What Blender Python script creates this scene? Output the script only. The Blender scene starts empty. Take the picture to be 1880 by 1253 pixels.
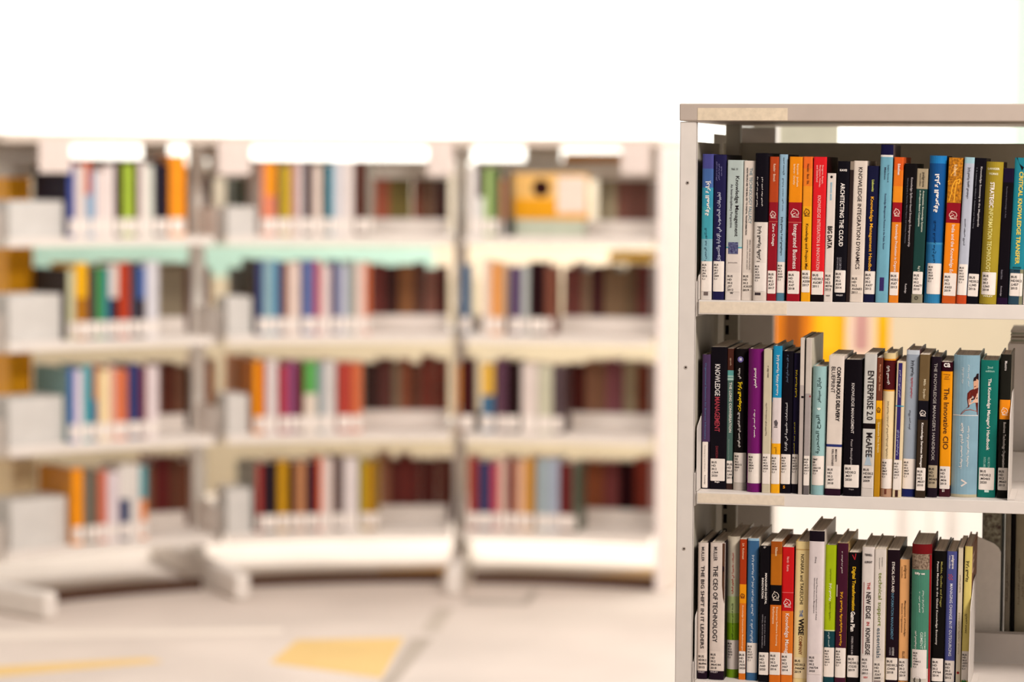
import bpy, math, random
from mathutils import Vector, Matrix

# ---------------------------------------------------------------- camera
W, H, F = 1880.0, 1253.0, 5000.0
PITCH, ROLL = .0642, .0055
EYE = 1.395
CR = Vector((1, 0, 0)); CF = Vector((0, math.cos(PITCH), -math.sin(PITCH))); CU = Vector((0, math.sin(PITCH), math.cos(PITCH)))
R2 = CR*math.cos(ROLL) + CU*math.sin(ROLL); U2 = CU*math.cos(ROLL) - CR*math.sin(ROLL)
CAM = Vector((0, 0, EYE))
sc = bpy.context.scene
col = sc.collection
cd = bpy.data.cameras.new('camera'); cam = bpy.data.objects.new('camera', cd); col.objects.link(cam)
cd.sensor_width = 36; cd.lens = F/W*36; cd.clip_start = .1; cd.clip_end = 60
cam.matrix_world = Matrix(((R2.x, U2.x, -CF.x, 0), (R2.y, U2.y, -CF.y, 0), (R2.z, U2.z, -CF.z, EYE), (0, 0, 0, 1)))
cd.dof.use_dof = True; cd.dof.focus_distance = 4.58; cd.dof.aperture_fstop = 2.0
sc.camera = cam

def px(p):
    q = Vector(p) - CAM; z = q.dot(CF)
    return W/2 + F*q.dot(R2)/z, H/2 - F*q.dot(U2)/z
def ray(x, y):
    return CF + R2*((x - W/2)/F) - U2*((y - H/2)/F)
def on_z(x, y, z):
    d = ray(x, y); return CAM + d*((z - EYE)/d.z)
def on_y(x, y, Y):
    d = ray(x, y); return CAM + d*(Y/d.y)

# ---------------------------------------------------------------- light
sc.view_settings.view_transform = 'Standard'; sc.view_settings.look = 'None'
sc.view_settings.exposure = 0.0; sc.view_settings.gamma = 1.0; sc.view_settings.use_curve_mapping = False
w = bpy.data.worlds.new('world'); sc.world = w; w.use_nodes = True
bg = w.node_tree.nodes['Background']; bg.inputs[0].default_value = (1, .965, .92, 1); bg.inputs[1].default_value = .33
def area(name, loc, size, power, color, target):
    l = bpy.data.lights.new(name, 'AREA'); l.shape = 'RECTANGLE'; l.size, l.size_y = size
    l.energy = power; l.color = color
    o = bpy.data.objects.new(name, l); col.objects.link(o); o.location = loc
    o.rotation_euler = (Vector(target) - Vector(loc)).to_track_quat('-Z', 'Y').to_euler()
    o['kind'] = 'helper'
    return o
area('ceiling_lamp_near', (2.0, 2.1, 3.4), (1.4, .6), 158, (1, .905, .83), (.5, 4.5, .9))
area('aisle_fill_light', (1.7, 6.7, 3.2), (1.2, .6), 30, (1, .94, .87), (1.7, 6.7, 0))  # unseen lamp added to brighten the aisle behind the near bookcase
area('ceiling_lamp_far', (-.4, 6.6, 2.9), (2.6, .8), 74, (1, .945, .91), (-.4, 9.0, .6))
area('back_fill_light', (-.5, 11.2, 3.2), (6.6, 1.6), 430, (1, .985, .965), (.2, 12.0, .5))  # unseen light added to wash the back wall and far floor white

# ---------------------------------------------------------------- materials
def lin(c):
    if isinstance(c, str):
        c = c.lstrip('#'); c = tuple(int(c[i:i+2], 16) for i in (0, 2, 4))
    return tuple((v/255/12.92 if v/255 <= .04045 else ((v/255 + .055)/1.055)**2.4) for v in c)
MC = {}
def mat(c, rough=.45, noise=.06, scale=60, bump=0, kind='', metallic=0, emit=0, c2=None):
    key = (str(c), rough, noise, scale, bump, kind, metallic, str(c2))
    if key in MC: return MC[key]
    m = bpy.data.materials.new('surface'); m.use_nodes = True; nt = m.node_tree; n = nt.nodes; b = n['Principled BSDF']
    L = lin(c)
    b.inputs['Specular IOR Level'].default_value = .18 if max(L) > .04 else .07; b.inputs['Roughness'].default_value = rough; b.inputs['Metallic'].default_value = metallic
    tc = n.new('ShaderNodeTexCoord'); mp = n.new('ShaderNodeMapping'); nt.links.new(tc.outputs['Object'], mp.inputs[0])
    if kind == 'pages': mp.inputs['Scale'].default_value = (1400, 6, 3)
    elif kind == 'fore': mp.inputs['Scale'].default_value = (1400, 6, 3)
    elif kind == 'streak': mp.inputs['Scale'].default_value = (40, 40, 7)
    else: mp.inputs['Scale'].default_value = (scale,)*3
    tn = n.new('ShaderNodeTexNoise'); tn.inputs['Scale'].default_value = 1.0; tn.inputs['Detail'].default_value = 3
    nt.links.new(mp.outputs[0], tn.inputs['Vector'])
    cr = n.new('ShaderNodeValToRGB'); e = cr.color_ramp.elements
    D = lin(c2) if c2 else tuple(v*(1 - noise*2) for v in L)
    U = L if c2 else tuple(min(1, v*(1 + noise)) for v in L)
    e[0].position = .3; e[0].color = (*D, 1); e[1].position = .7; e[1].color = (*U, 1)
    nt.links.new(tn.outputs['Fac'], cr.inputs[0]); nt.links.new(cr.outputs[0], b.inputs['Base Color'])
    if bump:
        bp = n.new('ShaderNodeBump'); bp.inputs['Strength'].default_value = bump; bp.inputs['Distance'].default_value = .001
        nt.links.new(tn.outputs['Fac'], bp.inputs['Height']); nt.links.new(bp.outputs[0], b.inputs['Normal'])
    MC[key] = m
    return m
STEEL = mat('#dbd3cc', .42, .02, 25)
PAPER = mat('#e2d6c6', .8, .18, kind='pages')
PAPER2 = mat('#b9ab98', .8, .18, kind='pages')
STICK = mat('#e6dbd2', .5, .02, 90)
INK = mat('#241c1e', .6, 0, 10)

# ---------------------------------------------------------------- mesh helpers
class MB:
    def __init__(s): s.v = []; s.f = []; s.m = []; s.mats = []
    def mi(s, m):
        if m not in s.mats: s.mats.append(m)
        return s.mats.index(m)
    def add(s, vs, fs, m):
        o = len(s.v); s.v += [tuple(v) for v in vs]; k = s.mi(m)
        for f in fs: s.f.append([i + o for i in f]); s.m.append(k)
    def box(s, a, b, m, bev=0):
        (x0, y0, z0), (x1, y1, z1) = a, b
        s.add([(x0,y0,z0),(x1,y0,z0),(x1,y1,z0),(x0,y1,z0),(x0,y0,z1),(x1,y0,z1),(x1,y1,z1),(x0,y1,z1)],
              [(0,3,2,1),(4,5,6,7),(0,1,5,4),(1,2,6,5),(2,3,7,6),(3,0,4,7)], m)
    def prism(s, prof, z0, z1, m, axis='z'):
        n = len(prof)
        def P(a, b, c): return {'z': (a, b, c), 'x': (c, a, b), 'y': (a, c, b)}[axis]
        s.add([P(a, b, z0) for a, b in prof] + [P(a, b, z1) for a, b in prof],
              [tuple(range(n))[::-1], tuple(range(n, 2*n))] + [(i, (i+1) % n, n + (i+1) % n, n + i) for i in range(n)], m)
    def build(s, name, parent=None, smooth=False, bev=0):
        me = bpy.data.meshes.new(name); me.from_pydata(s.v, [], s.f)
        for m in s.mats: me.materials.append(m)
        me.polygons.foreach_set('material_index', s.m)
        me.update()
        o = bpy.data.objects.new(name, me); col.objects.link(o)
        if parent: o.parent = parent
        if bev:
            b = o.modifiers.new('b', 'BEVEL'); b.width = bev; b.segments = 2; b.limit_method = 'ANGLE'
        return o
def empty(name, loc, rot=(0, 0, 0)):
    o = bpy.data.objects.new(name, None); o.empty_display_size = .05; col.objects.link(o); o.location = loc; o.rotation_euler = rot
    return o
def tag(o, label=None, cat=None, group=None, kind=None):
    if label: o['label'] = label
    if cat: o['category'] = cat
    if group: o['group'] = group
    if kind: o['kind'] = kind
    return o

# ---------------------------------------------------------------- lettering
AR = {}
for ch, c, d in (('ا',0xFE8D,0),('أ',0xFE83,0),('إ',0xFE87,0),('آ',0xFE81,0),('ب',0xFE8F,1),('ة',0xFE93,0),('ت',0xFE95,1),('ث',0xFE99,1),('ج',0xFE9D,1),('ح',0xFEA1,1),('خ',0xFEA5,1),('د',0xFEA9,0),('ذ',0xFEAB,0),('ر',0xFEAD,0),('ز',0xFEAF,0),('س',0xFEB1,1),('ش',0xFEB5,1),('ص',0xFEB9,1),('ض',0xFEBD,1),('ط',0xFEC1,1),('ظ',0xFEC5,1),('ع',0xFEC9,1),('غ',0xFECD,1),('ف',0xFED1,1),('ق',0xFED5,1),('ك',0xFED9,1),('ل',0xFEDD,1),('م',0xFEE1,1),('ن',0xFEE5,1),('ه',0xFEE9,1),('و',0xFEED,0),('ى',0xFEEF,0),('ي',0xFEF1,1),('ئ',0xFE89,1)):
    AR[ch] = (c, d)
LA = {'ا': 0xFEFB, 'أ': 0xFEF7, 'إ': 0xFEF9, 'آ': 0xFEF5}
def shape(s):
    out = []; i = 0; joined = False
    while i < len(s):
        ch = s[i]
        if ch not in AR:
            out.append('\uFE80' if ch == 'ء' else ch); joined = False; i += 1; continue
        if ch == 'ل' and i + 1 < len(s) and s[i+1] in LA:
            out.append(chr(LA[s[i+1]] + (1 if joined else 0))); joined = False; i += 2; continue
        c, d = AR[ch]; nxt = i + 1 < len(s) and s[i+1] in AR
        if d and nxt: out.append(chr(c + (3 if joined else 2))); joined = True
        else: out.append(chr(c + (1 if joined else 0))); joined = False
        i += 1
    return ''.join(out)[::-1]
TC = {}
def glyphs(s, bold=0, arabic=False):
    key = (s, bold, arabic)
    if key in TC: return TC[key]
    cu = bpy.data.curves.new('t', 'FONT'); cu.body = shape(s) if arabic else s; cu.size = 1; cu.offset = bold + .007; cu.resolution_u = 2
    o = bpy.data.objects.new('t', cu)
    me = bpy.data.meshes.new_from_object(o)
    vs = [(v.co.x, v.co.y) for v in me.vertices]; fs = [tuple(p.vertices) for p in me.polygons]
    bpy.data.objects.remove(o); bpy.data.curves.remove(cu); bpy.data.meshes.remove(me)
    if not vs: vs, fs = [(0, 0), (.001, 0), (0, .001)], []
    x0 = min(v[0] for v in vs); x1 = max(v[0] for v in vs); y0 = min(v[1] for v in vs); y1 = max(v[1] for v in vs)
    TC[key] = (vs, fs, x0, x1, y0, y1)
    return TC[key]

# ---------------------------------------------------------------- the book
def shade(c):                 # cloth and card are a little duller than the ink colours written below
    v = [int(c.lstrip('#')[i:i+2], 16) for i in (0, 2, 4)]
    m = sum(v)/3
    return '#%02x%02x%02x' % tuple(int(max(0, min(255, (m + (x - m)*1.0)*(.98 if m > 60 else .78)))) for x in v)
class Book:
    def __init__(s, name, loc, rot, w, h, d, kind, bands, side=None, seg=12, page=None, rough=.38):
        # bands: list of (z0, z1, colour) from the bottom up; kind h(ard), s(oft), r(ound backed)
        s.w, s.h, s.d, s.kind = w, h, d, kind
        s.b, s.p = {'h': (min(.0025, w*.15), 4), 's': (min(.0012, w*.12), 8), 'r': (min(.008, w*.3), 2.2)}[kind]
        t = .0024 if kind in 'hr' else .0006
        t = min(t, w*.2)
        s.root = empty(name, loc, rot)
        xs = [w*(.5 - .5*math.cos(math.pi*i/seg)) for i in range(seg + 1)]
        outer = [(0, d)] + [(0, s.b + .003)] + [(x, s.surf(x)) for x in xs] + [(w, s.b + .003)] + [(w, d)]
        n = len(outer)
        inner = []
        for i, (x, y) in enumerate(outer):
            if i < 2: inner.append((t, max(y, s.b + .003 + t) if i == 1 else y))
            elif i >= n - 2: inner.append((w - t, max(y, s.b + .003 + t) if i == n - 2 else y))
            else: inner.append((min(max(x, t), w - t), y + t + (s.b*.2)))
        zs = [bands[0][0]] + [b[1] for b in bands]
        m = MB(); k = len(zs)
        vs = [(x, y, z) for z in zs for x, y in outer]
        for j in range(k - 1):
            bm = mat(shade(bands[j][2]), rough, .05, 30)
            sm = mat(shade(side), rough, .05, 30) if side else bm
            for i in range(n - 1):
                mm = sm if (i < 1 or i >= n - 2) else bm
                o = [(outer[i][0], outer[i][1], zs[j]), (outer[i+1][0], outer[i+1][1], zs[j]), (outer[i+1][0], outer[i+1][1], zs[j+1]), (outer[i][0], outer[i][1], zs[j+1])]
                m.add(o, [(0, 1, 2, 3)], mm)
        tm = mat(shade(side or bands[-1][2]), rough, .05, 30); bmt = mat(shade(side or bands[0][2]), rough, .05, 30); im = mat('#cfc4b4', .7, .03, 40)
        for i in range(n - 1):
            a, b, c, e = outer[i], outer[i+1], inner[i+1], inner[i]
            m.add([(*a, h), (*b, h), (*c, h), (*e, h)], [(0, 1, 2, 3)], tm)
            m.add([(*a, 0), (*b, 0), (*c, 0), (*e, 0)], [(3, 2, 1, 0)], bmt)
            m.add([(*e, 0), (*c, 0), (*c, h), (*e, h)], [(3, 2, 1, 0)], im)
        for i, q in ((0, 1), (n - 1, 0)):
            a, e = outer[i], inner[i]
            m.add([(*a, 0), (*e, 0), (*e, h), (*a, h)], [(0, 1, 2, 3)] if q else [(3, 2, 1, 0)], tm)
        s.cover = m.build('cover', s.root)
        g = .0035 if kind in 'hr' else .0005
        q = MB(); q.box((t + .0002, s.b + t + .004, g), (w - t - .0002, d - (.004 if kind in 'hr' else .0006), h - g), page or PAPER)
        s.pages = q.build('page_block', s.root)
    def surf(s, x):
        return s.b*abs(2*x/s.w - 1)**s.p
    def put(s, name, pts, faces, m, eps=.0005, parent=None):
        q = MB(); q.add([(x, s.surf(min(max(x, 0), s.w)) - eps, z) for x, z in pts], faces, m)
        return q.build(name, parent or s.root)
    def rect(s, name, x0, x1, z0, z1, m, eps=.0004, parent=None, r=0):
        n = 8; xs = [x0 + (x1 - x0)*i/n for i in range(n + 1)]
        if r:
            xs = [x0, x0 + r*.3, x0 + r] + xs[1:-1] + [x1 - r, x1 - r*.3, x1]; xs = sorted(xs); n = len(xs) - 1
        def ins(x):
            if not r: return 0
            e = min(x - x0, x1 - x)
            return 0 if e >= r else r - math.sqrt(max(0, r*r - (r - e)**2))
        pts = [(x, z0 + ins(x)) for x in xs] + [(x, z1 - ins(x)) for x in xs]
        return s.put(name, pts, [(i, i+1, n+2+i, n+1+i) for i in range(n)], m, eps, parent)
    def text(s, name, txt, mode, z0, z1, xc, th, color, bold=0, eps=.0006, parent=None):
        # mode e: reads downwards, a: arabic reading downwards, h: level (z0 centre, z1 height, th width)
        vs, fs, x0, x1, y0, y1 = glyphs(txt, bold, mode in 'aA')
        L = x1 - x0; Y = y1 - y0
        if mode == 'e': pts = [(xc - th/2 + (y - y0)/Y*th, z0 - (x - x0)/L*(z0 - z1)) for x, y in vs]
        elif mode == 'a': pts = [(xc + th/2 - (y - y0)/Y*th, z1 + (x - x0)/L*(z0 - z1)) for x, y in vs]
        else: pts = [(xc - th/2 + (x - x0)/L*th, z0 - z1/2 + (y - y0)/Y*z1) for x, y in vs]
        return s.put(name, pts, fs, mat(color, .5, 0, 10), eps, parent)
    def call(s, x0, x1, z0, z1, lines, color=None, r=.0012, tx=.08):
        st = s.rect('call_label', x0, x1, z0, z1, mat(color, .5, .02, 90) if color else STICK, .0004, None, r)
        n = len(lines); pitch = {6: .0047, 5: .0057, 4: .0062}.get(n, .0055)
        q = MB(); z = z1 - .0062
        for ln in lines:
            if not ln.strip(): continue
            vs, fs, a, b, c, d = glyphs(ln, .02)
            k = pitch*.62/.72; kx = min(k*1.05, (x1 - x0)*.92/(b - a))
            ox = x0 + (x1 - x0)*tx
            q.add([(ox + (x - a)*kx, s.surf(min(max(ox + (x - a)*kx, 0), s.w)) - .0006, z + (y - 0)*k - pitch*.3) for x, y in vs], fs, INK)
            z -= pitch
        if q.v: q.build('call_number', st)
        return st
def ribbon(pts, wd):
    vs = []; fs = []
    for (a, b), (c, d) in zip(pts, pts[1:]):
        L = math.hypot(c - a, d - b) or 1; nx, ny = -(d - b)/L*wd/2, (c - a)/L*wd/2
        o = len(vs); vs += [(a + nx, b + ny), (a - nx, b - ny), (c - nx, d - ny), (c + nx, d + ny)]; fs.append((o, o+1, o+2, o+3))
    return vs, fs
KNIGHT = [[(0, .45), (.05, .62), (.22, .8), (.3, 1), (.42, .9), (.7, .85), (.9, .65), (.97, .35)], [(0, .45), (.05, .3), (.18, .28), (.3, .42), (.48, .42), (.55, .58)],
          [(.3, .42), (.12, .12), (.52, .12)], [(.68, .12), (.68, .4)], [(.86, .12), (.86, .4)], [(.1, 0), (1, 0)], [(.32, .66), (.4, .7)]]
# ---------------------------------------------------------------- the near bookcase
TH, X0, Y0 = .2144, .2806, 4.5904
UV = Vector((math.cos(TH), -math.sin(TH), 0)); DV = Vector((math.sin(TH), math.cos(TH), 0)); O = Vector((X0, Y0, 0))
CAPT, CAPB = .1064, .0773
LIP = [(-.2236, -.2476), (-.5486, -.5692), (-.8720, -.8940), (-1.195, -1.218)]
def local(p):
    q = Vector(p) - O; return q.dot(UV), q.dot(DV), q.z
def world(u, d, z): return O + UV*u + DV*d + Vector((0, 0, z))
def on_d(x, y, d):            # the point seen at (x, y) on the plane d metres behind the front of the case
    r = ray(x, y); k = (d - (CAM - O).dot(DV))/r.dot(DV); return local(CAM + r*k)

case = tag(empty('bookcase', world(0, 0, 0), (0, 0, -TH)), 'pale metal double-sided bookcase in sharp focus at the right, filled with books', 'bookcase')
BW = 1.0      # width of the bay
RD = .31      # depth of one side
def part(name, boxes, m=STEEL, bev=.0015, parent=None, stuff=None):
    q = MB()
    for a, b in boxes: q.box(a, b, m)
    return q.build(name, parent or case, bev=bev)
e = EYE
part('top_cap', [((-.001, -.004, e + CAPB), (BW + .03, 2*RD + .004, e + CAPT))], mat('#b9aba0', .45, .02, 25), bev=.002)  # same paint as the shelves, tinted darker for the dimmer light up here
GREY = mat('#b9b2a2', .5, .03, 30)
for u in (0, BW):
    part('front_post', [((u, 0, .02), (u + .0285, .0035, e + CAPB - .0012)), ((u, 0, .02), (u + .0022, .03, e + CAPB - .0012)), ((u + .0263, 0, .02), (u + .0285, .012, e + CAPB - .0012))])
    part('side_panel', [((u + .024, .012, .05), (u + .026, RD - .01, e + .042))], GREY)
    part('side_panel', [((u + .010, RD + .02, .05), (u + .012, 2*RD - .01, e + .06))], GREY)
    part('rear_post', [((u + .002, 2*RD - .012, .02), (u + (.088 if u == 0 else .03), 2*RD, e + CAPB - .001))])
    up = part('slotted_upright', [((u + .036, RD - .012, .05), (u + .062, RD + .014, e + CAPB - .001))], GREY)
    q = MB(); dk = mat('#1c1210', .8, 0)
    for k in range(48):
        z = .1 + k*.0262
        q.box((u + .0395, RD - .0128, z), (u + .0455, RD - .0122, z + .0165), dk)
    q.build('slots', up)
for zr in (1.395 + (308 - 337)/1092, 1.395 + (308 - 677)/1092, 1.395 + (308 - 1014)/1092):
    q = MB(); n = 16
    uu = .0135
    q.prism([(uu + .0030*math.cos(2*math.pi*i/n), zr + .0030*math.sin(2*math.pi*i/n)) for i in range(n)], -.0006, .0, mat('#cbbfb4', .3, 0, metallic=.6), 'y')
    q.prism([(uu + .0014*math.cos(2*math.pi*i/n), zr + .0014*math.sin(2*math.pi*i/n)) for i in range(n)], -.0009, .0, mat('#2a1c18', .6, 0), 'y')
    q.build('screw_hole', case)
part('back_rail', [((.03, RD, e - .045), (BW, RD + .004, e + .0440))], mat('#b9b19e', .5, .03, 30))
TAPE = mat('#dccbb2', .45, .05, 120)
part('label_tape', [((.030, -.0046, e + CAPB + .001), (.181, -.004, e + CAPT - .0075))], TAPE, 0)
for i, (t, b) in enumerate(LIP):
    s = MB()
    s.box((.034, .0, e + b), (BW - .006, .004, e + t), STEEL)
    s.box((.034, .004, e + t - .003), (BW - .006, RD - .012, e + t - .0002), STEEL)
    s.box((.034, 2*RD - .004, e + b), (BW - .006, 2*RD, e + t), STEEL)
    s.box((.034, RD + .012, e + t - .003), (BW - .006, 2*RD - .004, e + t - .0002), STEEL)
    sh = s.build('shelf', case, bev=.0008)
    s = MB()
    s.box((.034, RD - .014, e + t), (BW - .006, RD - .011, e + t + .052), STEEL)
    s.box((.034, RD + .011, e + t), (BW - .006, RD + .014, e + t + .052), STEEL)
    s.build('rear_stop', sh, bev=.0008)
    for u in (.0285, BW - .004):
        s = MB()
        s.prism([(.004, e + b - .004), (.004, e + t + .03), (RD - .02, e + t + .16), (RD - .02, e + b - .01)], u + .001, u + .0028, STEEL, 'x')
        s.build('bracket', sh)
    if i < 3:
        q = MB(); q.box((.036, -.0005, e + b + .002), (.183, .0, e + t - .0025), mat('#dfd0bc', .4, .04, 120)); q.build('label_tape', sh)

RG = dict(A=(1270,260,4.043), B=(1470,260,4.043), C=(1670,260,4.043), P=(1270,600,3.686), Q=(1470,600,3.686), S=(1670,600,3.686),
          X1=(1540,630,4.32), X2=(1700,630,4.32), X3=(1380,600,3.914), T1=(1270,930,3.88), T2=(1470,930,3.88), T3=(1670,930,3.88), X4=(1600,960,4.275))
W1, K1 = '#efe6df', '#1b1517'
shelf_of = ['top', 'middle', 'lower']
prev = {0: None, 1: None, 2: None}; lastb = {}
def fg_book(row, r, box, kind, short, desc, base, bands=None, call=None, texts=(), shapes=(), side=None, depth=.17, page=None):
    ox, oy, k = RG[r]
    X = lambda v: ox + v/k
    Y = lambda v: oy + v/k
    xlt, xrt, yt, xlb, xrb, yb = box
    zs = e + LIP[row][0]
    p = on_z(X(xlb), Y(yb), zs); d = min(max(local(p)[1], .006), .03 if row == 0 else .045)
    if row == 0: d = .006 + .3*(d - .006)
    u0, _, _ = on_d(X(xlb), Y(yb), d); u1, _, _ = on_d(X(xrb), Y(yb), d)
    ut, _, zt = on_d(X(xlt), Y(yt), d)
    h = min(zt - zs, .315)
    slant = (ut - u0)/h
    w = u1 - u0
    pv = lastb.get(row) or (.0346, 0, 1)
    if pv:                       # rest against the neighbour, never inside it
        pu, ps, ph = pv
        hh = min(h, ph)
        u0n = max(u0, pu + .0004)
        slant = max(slant, (pu + ps*hh + .0004 - u0n)/hh)
        w = max(.006, u1 - u0n); u0 = u0n
    slant = min(max(slant, 0), .06)
    a = math.atan(slant)
    # a leaning book stands on its lower right edge
    M = Matrix.Translation(world(u0, d, 0)) @ Matrix.Rotation(-TH, 4, 'Z') @ Matrix.Translation((0, 0, zs + w*math.sin(a))) @ Matrix.Rotation(a, 4, 'Y')
    lastb[row] = (u0 + w*math.cos(a), slant, h)
    H2 = h/math.cos(a) - w*math.sin(a)
    Z = lambda y: max(0, min(H2, (yb - y)/(yb - yt)*H2))
    if bands: bb = [(Z(y1), Z(y0), c) for y0, y1, c in bands][::-1]
    else: bb = [(0, H2, base)]
    bb[0] = (0,) + bb[0][1:]; bb[-1] = (bb[-1][0], H2, bb[-1][2])
    for i in range(1, len(bb)): bb[i] = (bb[i-1][1],) + bb[i][1:]
    s = Book('book', (0, 0, 0), (0, 0, 0), w, H2, depth, kind, bb, side=side, page=page)
    s.root.matrix_world = M; s.root.location = M.to_translation(); s.root.rotation_euler = M.to_euler()
    lab = desc + f' on the {shelf_of[row]} shelf, ' + (f'right of the {prev[row]}' if prev[row] else 'first at the left')
    if len(lab.replace('-', ' ').split()) > 16: lab = desc + f' on the {shelf_of[row]} shelf, right of the {prev[row]}'.replace(' on the', ',').replace(' shelf, right', ' shelf right')
    if len(lab.replace('-', ' ').split()) > 16: lab = desc + f', {shelf_of[row]} near shelf'
    tag(s.root, lab, 'book', f'books on the {shelf_of[row]} shelf of the near bookcase')
    prev[row] = short
    if call:
        y0, y1, ln = call[:3]; cc = call[3] if len(call) > 3 else None; xa, xb = call[4] if len(call) > 4 else (.06, .95)
        s.call(w*xa, w*xb, Z(y1), Z(y0), ln.split('|'), cc)
    nm = ['title', 'author_line', 'subtitle', 'small_print', 'small_print', 'small_print', 'small_print', 'small_print']
    for i, t in enumerate(texts):
        mode, txt, ya, yb_, xc, th, c = t[:7]; bold = t[7] if len(t) > 7 else 0
        if mode == 'h': s.text(nm[i], txt, 'h', Z(ya), yb_/k/1092, xc*w, th*w, c, bold)
        else: s.text(nm[i], txt, mode, Z(ya), Z(yb_), xc*w, th*w, c, bold)
    for q in shapes:
        if q[0] == 'knight':
            _, yc, hh, c = q; sz = hh/k/1092; vs = []; fs = []
            cx = w*.5
            sw = min(sz, w*.62)
            for ln in KNIGHT:
                a_, b_ = ribbon([(cx - sw/2 + x*sw, Z(yc) - sz/2 + y*sz) for x, y in ln], .0009)
                o = len(vs); vs += a_; fs += [tuple(i + o for i in f) for f in b_]
            s.put('knight_emblem', vs, fs, mat(c, .5, 0, 10), .0006)
        elif q[0] == 'rect':
            _, ya, yb_, xa, xb, c = q; s.rect('printed_panel', xa*w, xb*w, Z(yb_), Z(ya), mat(c, .4, .04, 60), .0003)
        elif q[0] == 'pic':
            _, ya, yb_, xa, xb, c, c2 = q; s.rect('cover_picture', xa*w, xb*w, Z(yb_), Z(ya), mat(c, .4, .05, 260, c2=c2), .00035)
        elif q[0] == 'poly':
            _, pts, c = q[:3]; s.put(q[3] if len(q) > 3 else 'printed_shape', [(x*w, Z(y)) for x, y in pts], [tuple(range(len(pts)))], mat(c, .45, .03, 60), q[4] if len(q) > 4 else .00045)
        elif q[0] == 'line':
            _, pts, c, wd = q; v_, f_ = ribbon([(x*w, Z(y)) for x, y in pts], wd); s.put('printed_line', v_, f_, mat(c, .45, 0, 60), .00055)
        elif q[0] == 'disc':
            _, yc, xc, rr, c = q; n = 20
            s.put('printed_dot', [(xc*w + rr*math.cos(2*math.pi*i/n), Z(yc) + rr*math.sin(2*math.pi*i/n)) for i in range(n)], [tuple(range(n))], mat(c, .45, 0, 60), .00045)
    return s
B = fg_book
WH = '#ddcfc4'
# ---- top shelf
B(0,'A',(75,160,92,58,145,1170),'h','violet and teal book','violet to teal book with large white Arabic title','#3c9bb0',
  [(92,200,'#48488a'),(200,340,'#44659f'),(340,480,'#3a93ad'),(480,720,'#419cab'),(720,885,'#7fb0bd'),(885,1108,'#d8cfc8'),(1108,1170,'#d6cdc4')],(885,1108,'BUS|HD|30.2|.J56|2013|C.1'),
  [('a','إدارة المعرفة',285,548,.56,.50,W1,.02),('a','الدكتور عبد الرحمن ا',640,882,.42,.26,'#1c3550')],[('rect',1112,1138,.3,.7,'#6a5c58')])
B(0,'A',(168,246,98,150,240,1172),'h','navy Arabic book','navy book with pale Arabic title running down','#241f58',
  None,(885,1110,'BUS|HD|30.2|.J57|2009|C.1'),[('a','تطبيقات الحاسوب في الإدارة والتسويق',375,888,.5,.44,'#c9cbe0'),('a','الدكتور محمد عبد حسين الطائي',150,290,.22,.15,'#8e8cc0'),('a','الدكتور نعمة عباس الخفاجي',165,285,.42,.15,'#8e8cc0'),('a','الأستاذ حميد',185,255,.6,.13,'#8e8cc0')],side='#17121f',depth=.2)
B(0,'A',(268,385,137,247,362,1175),'s','pale grey-green volume','pale grey-green and white book marked Vol. 11','#b4c2bd',
  [(137,780,'#b4c0bc'),(780,790,'#3f97a8'),(790,1175,'#dcd0c6')],(970,1112,'BUS|HD|30.2|.J37|2012','#dcd0c6'),
  [('e','Knowledge Management',255,702,.62,.30,'#221c20'),('h','Vol. 11',203,16,.45,.42,'#2a2428',.01),('e','An Interdisciplinary Perspective',315,637,.28,.2,'#4a4850'),('h','Jasimuddin',897,12,.45,.6,'#6a5c5c'),('h','W',1122,14,.42,.22,K1,.04)],[('pic',745,832,.14,.78,'#2b2050','#6a7090')])
B(0,'A',(390,466,142,367,452,1175),'s','thin white book','thin white book with grey two-line capital title','#ddd0c4',
  None,(970,1100,'BUS|HD|30.2|.K3537|2019','#ddd0c4'),[('e','THE TECHNOLOGY FALLACY',195,605,.62,.27,'#6f8a92',.0),('e','HOW PEOPLE ARE THE REAL KEY TO DIGITAL TRANSFORMATION',195,690,.30,.14,K1,.02),('e','GERALD C. KANE, ANH NGUYEN PHILLIPS,',725,950,.66,.13,'#3a3234'),('e','JONATHAN R. COPULSKY, AND GARTH',725,945,.44,.13,'#3a3234')],page=mat('#e9dfd0', .8, .1, kind='pages'))
B(0,'A',(470,572,85,452,549,1183),'h','black over white book','black over white Arabic book','#17111c',
  [(85,598,'#17111c'),(598,1118,'#ddd3ca'),(1118,1183,'#d6c9bd')],(900,1112,'BUS|HD|30.2|.K36|2020|C.1','#e0d6ce'),
  [('a','إدارة المعرفة والفكر ا',625,892,.42,.36,K1,.015),('a','أ.م.د ناظم جواد الزيدي',262,480,.55,.15,W1,.01),('a','م.د علي عبد الأمير كمونة',260,485,.18,.15,W1,.01)],[('rect',1122,1142,.15,.6,'#3a3034')])
B(0,'A',(580,645,112,556,623,1178),'s','dark red orange-topped book','thin dark red book with rust top and knight emblem','#8f1220',
  [(112,448,'#b2431b'),(448,590,'#8f1220'),(590,593,'#c9705a'),(593,1178,'#8f1220')],(955,1125,'BUS|HD|30.2|.K37|2017'),
  [('e','Zero Outage',605,772,.56,.40,W1),('e','Kessler · Bensch',165,295,.55,.26,'#e8c9b0')],[('knight',538,52,'#ecd5c8')],side='#4a0c12')
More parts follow.
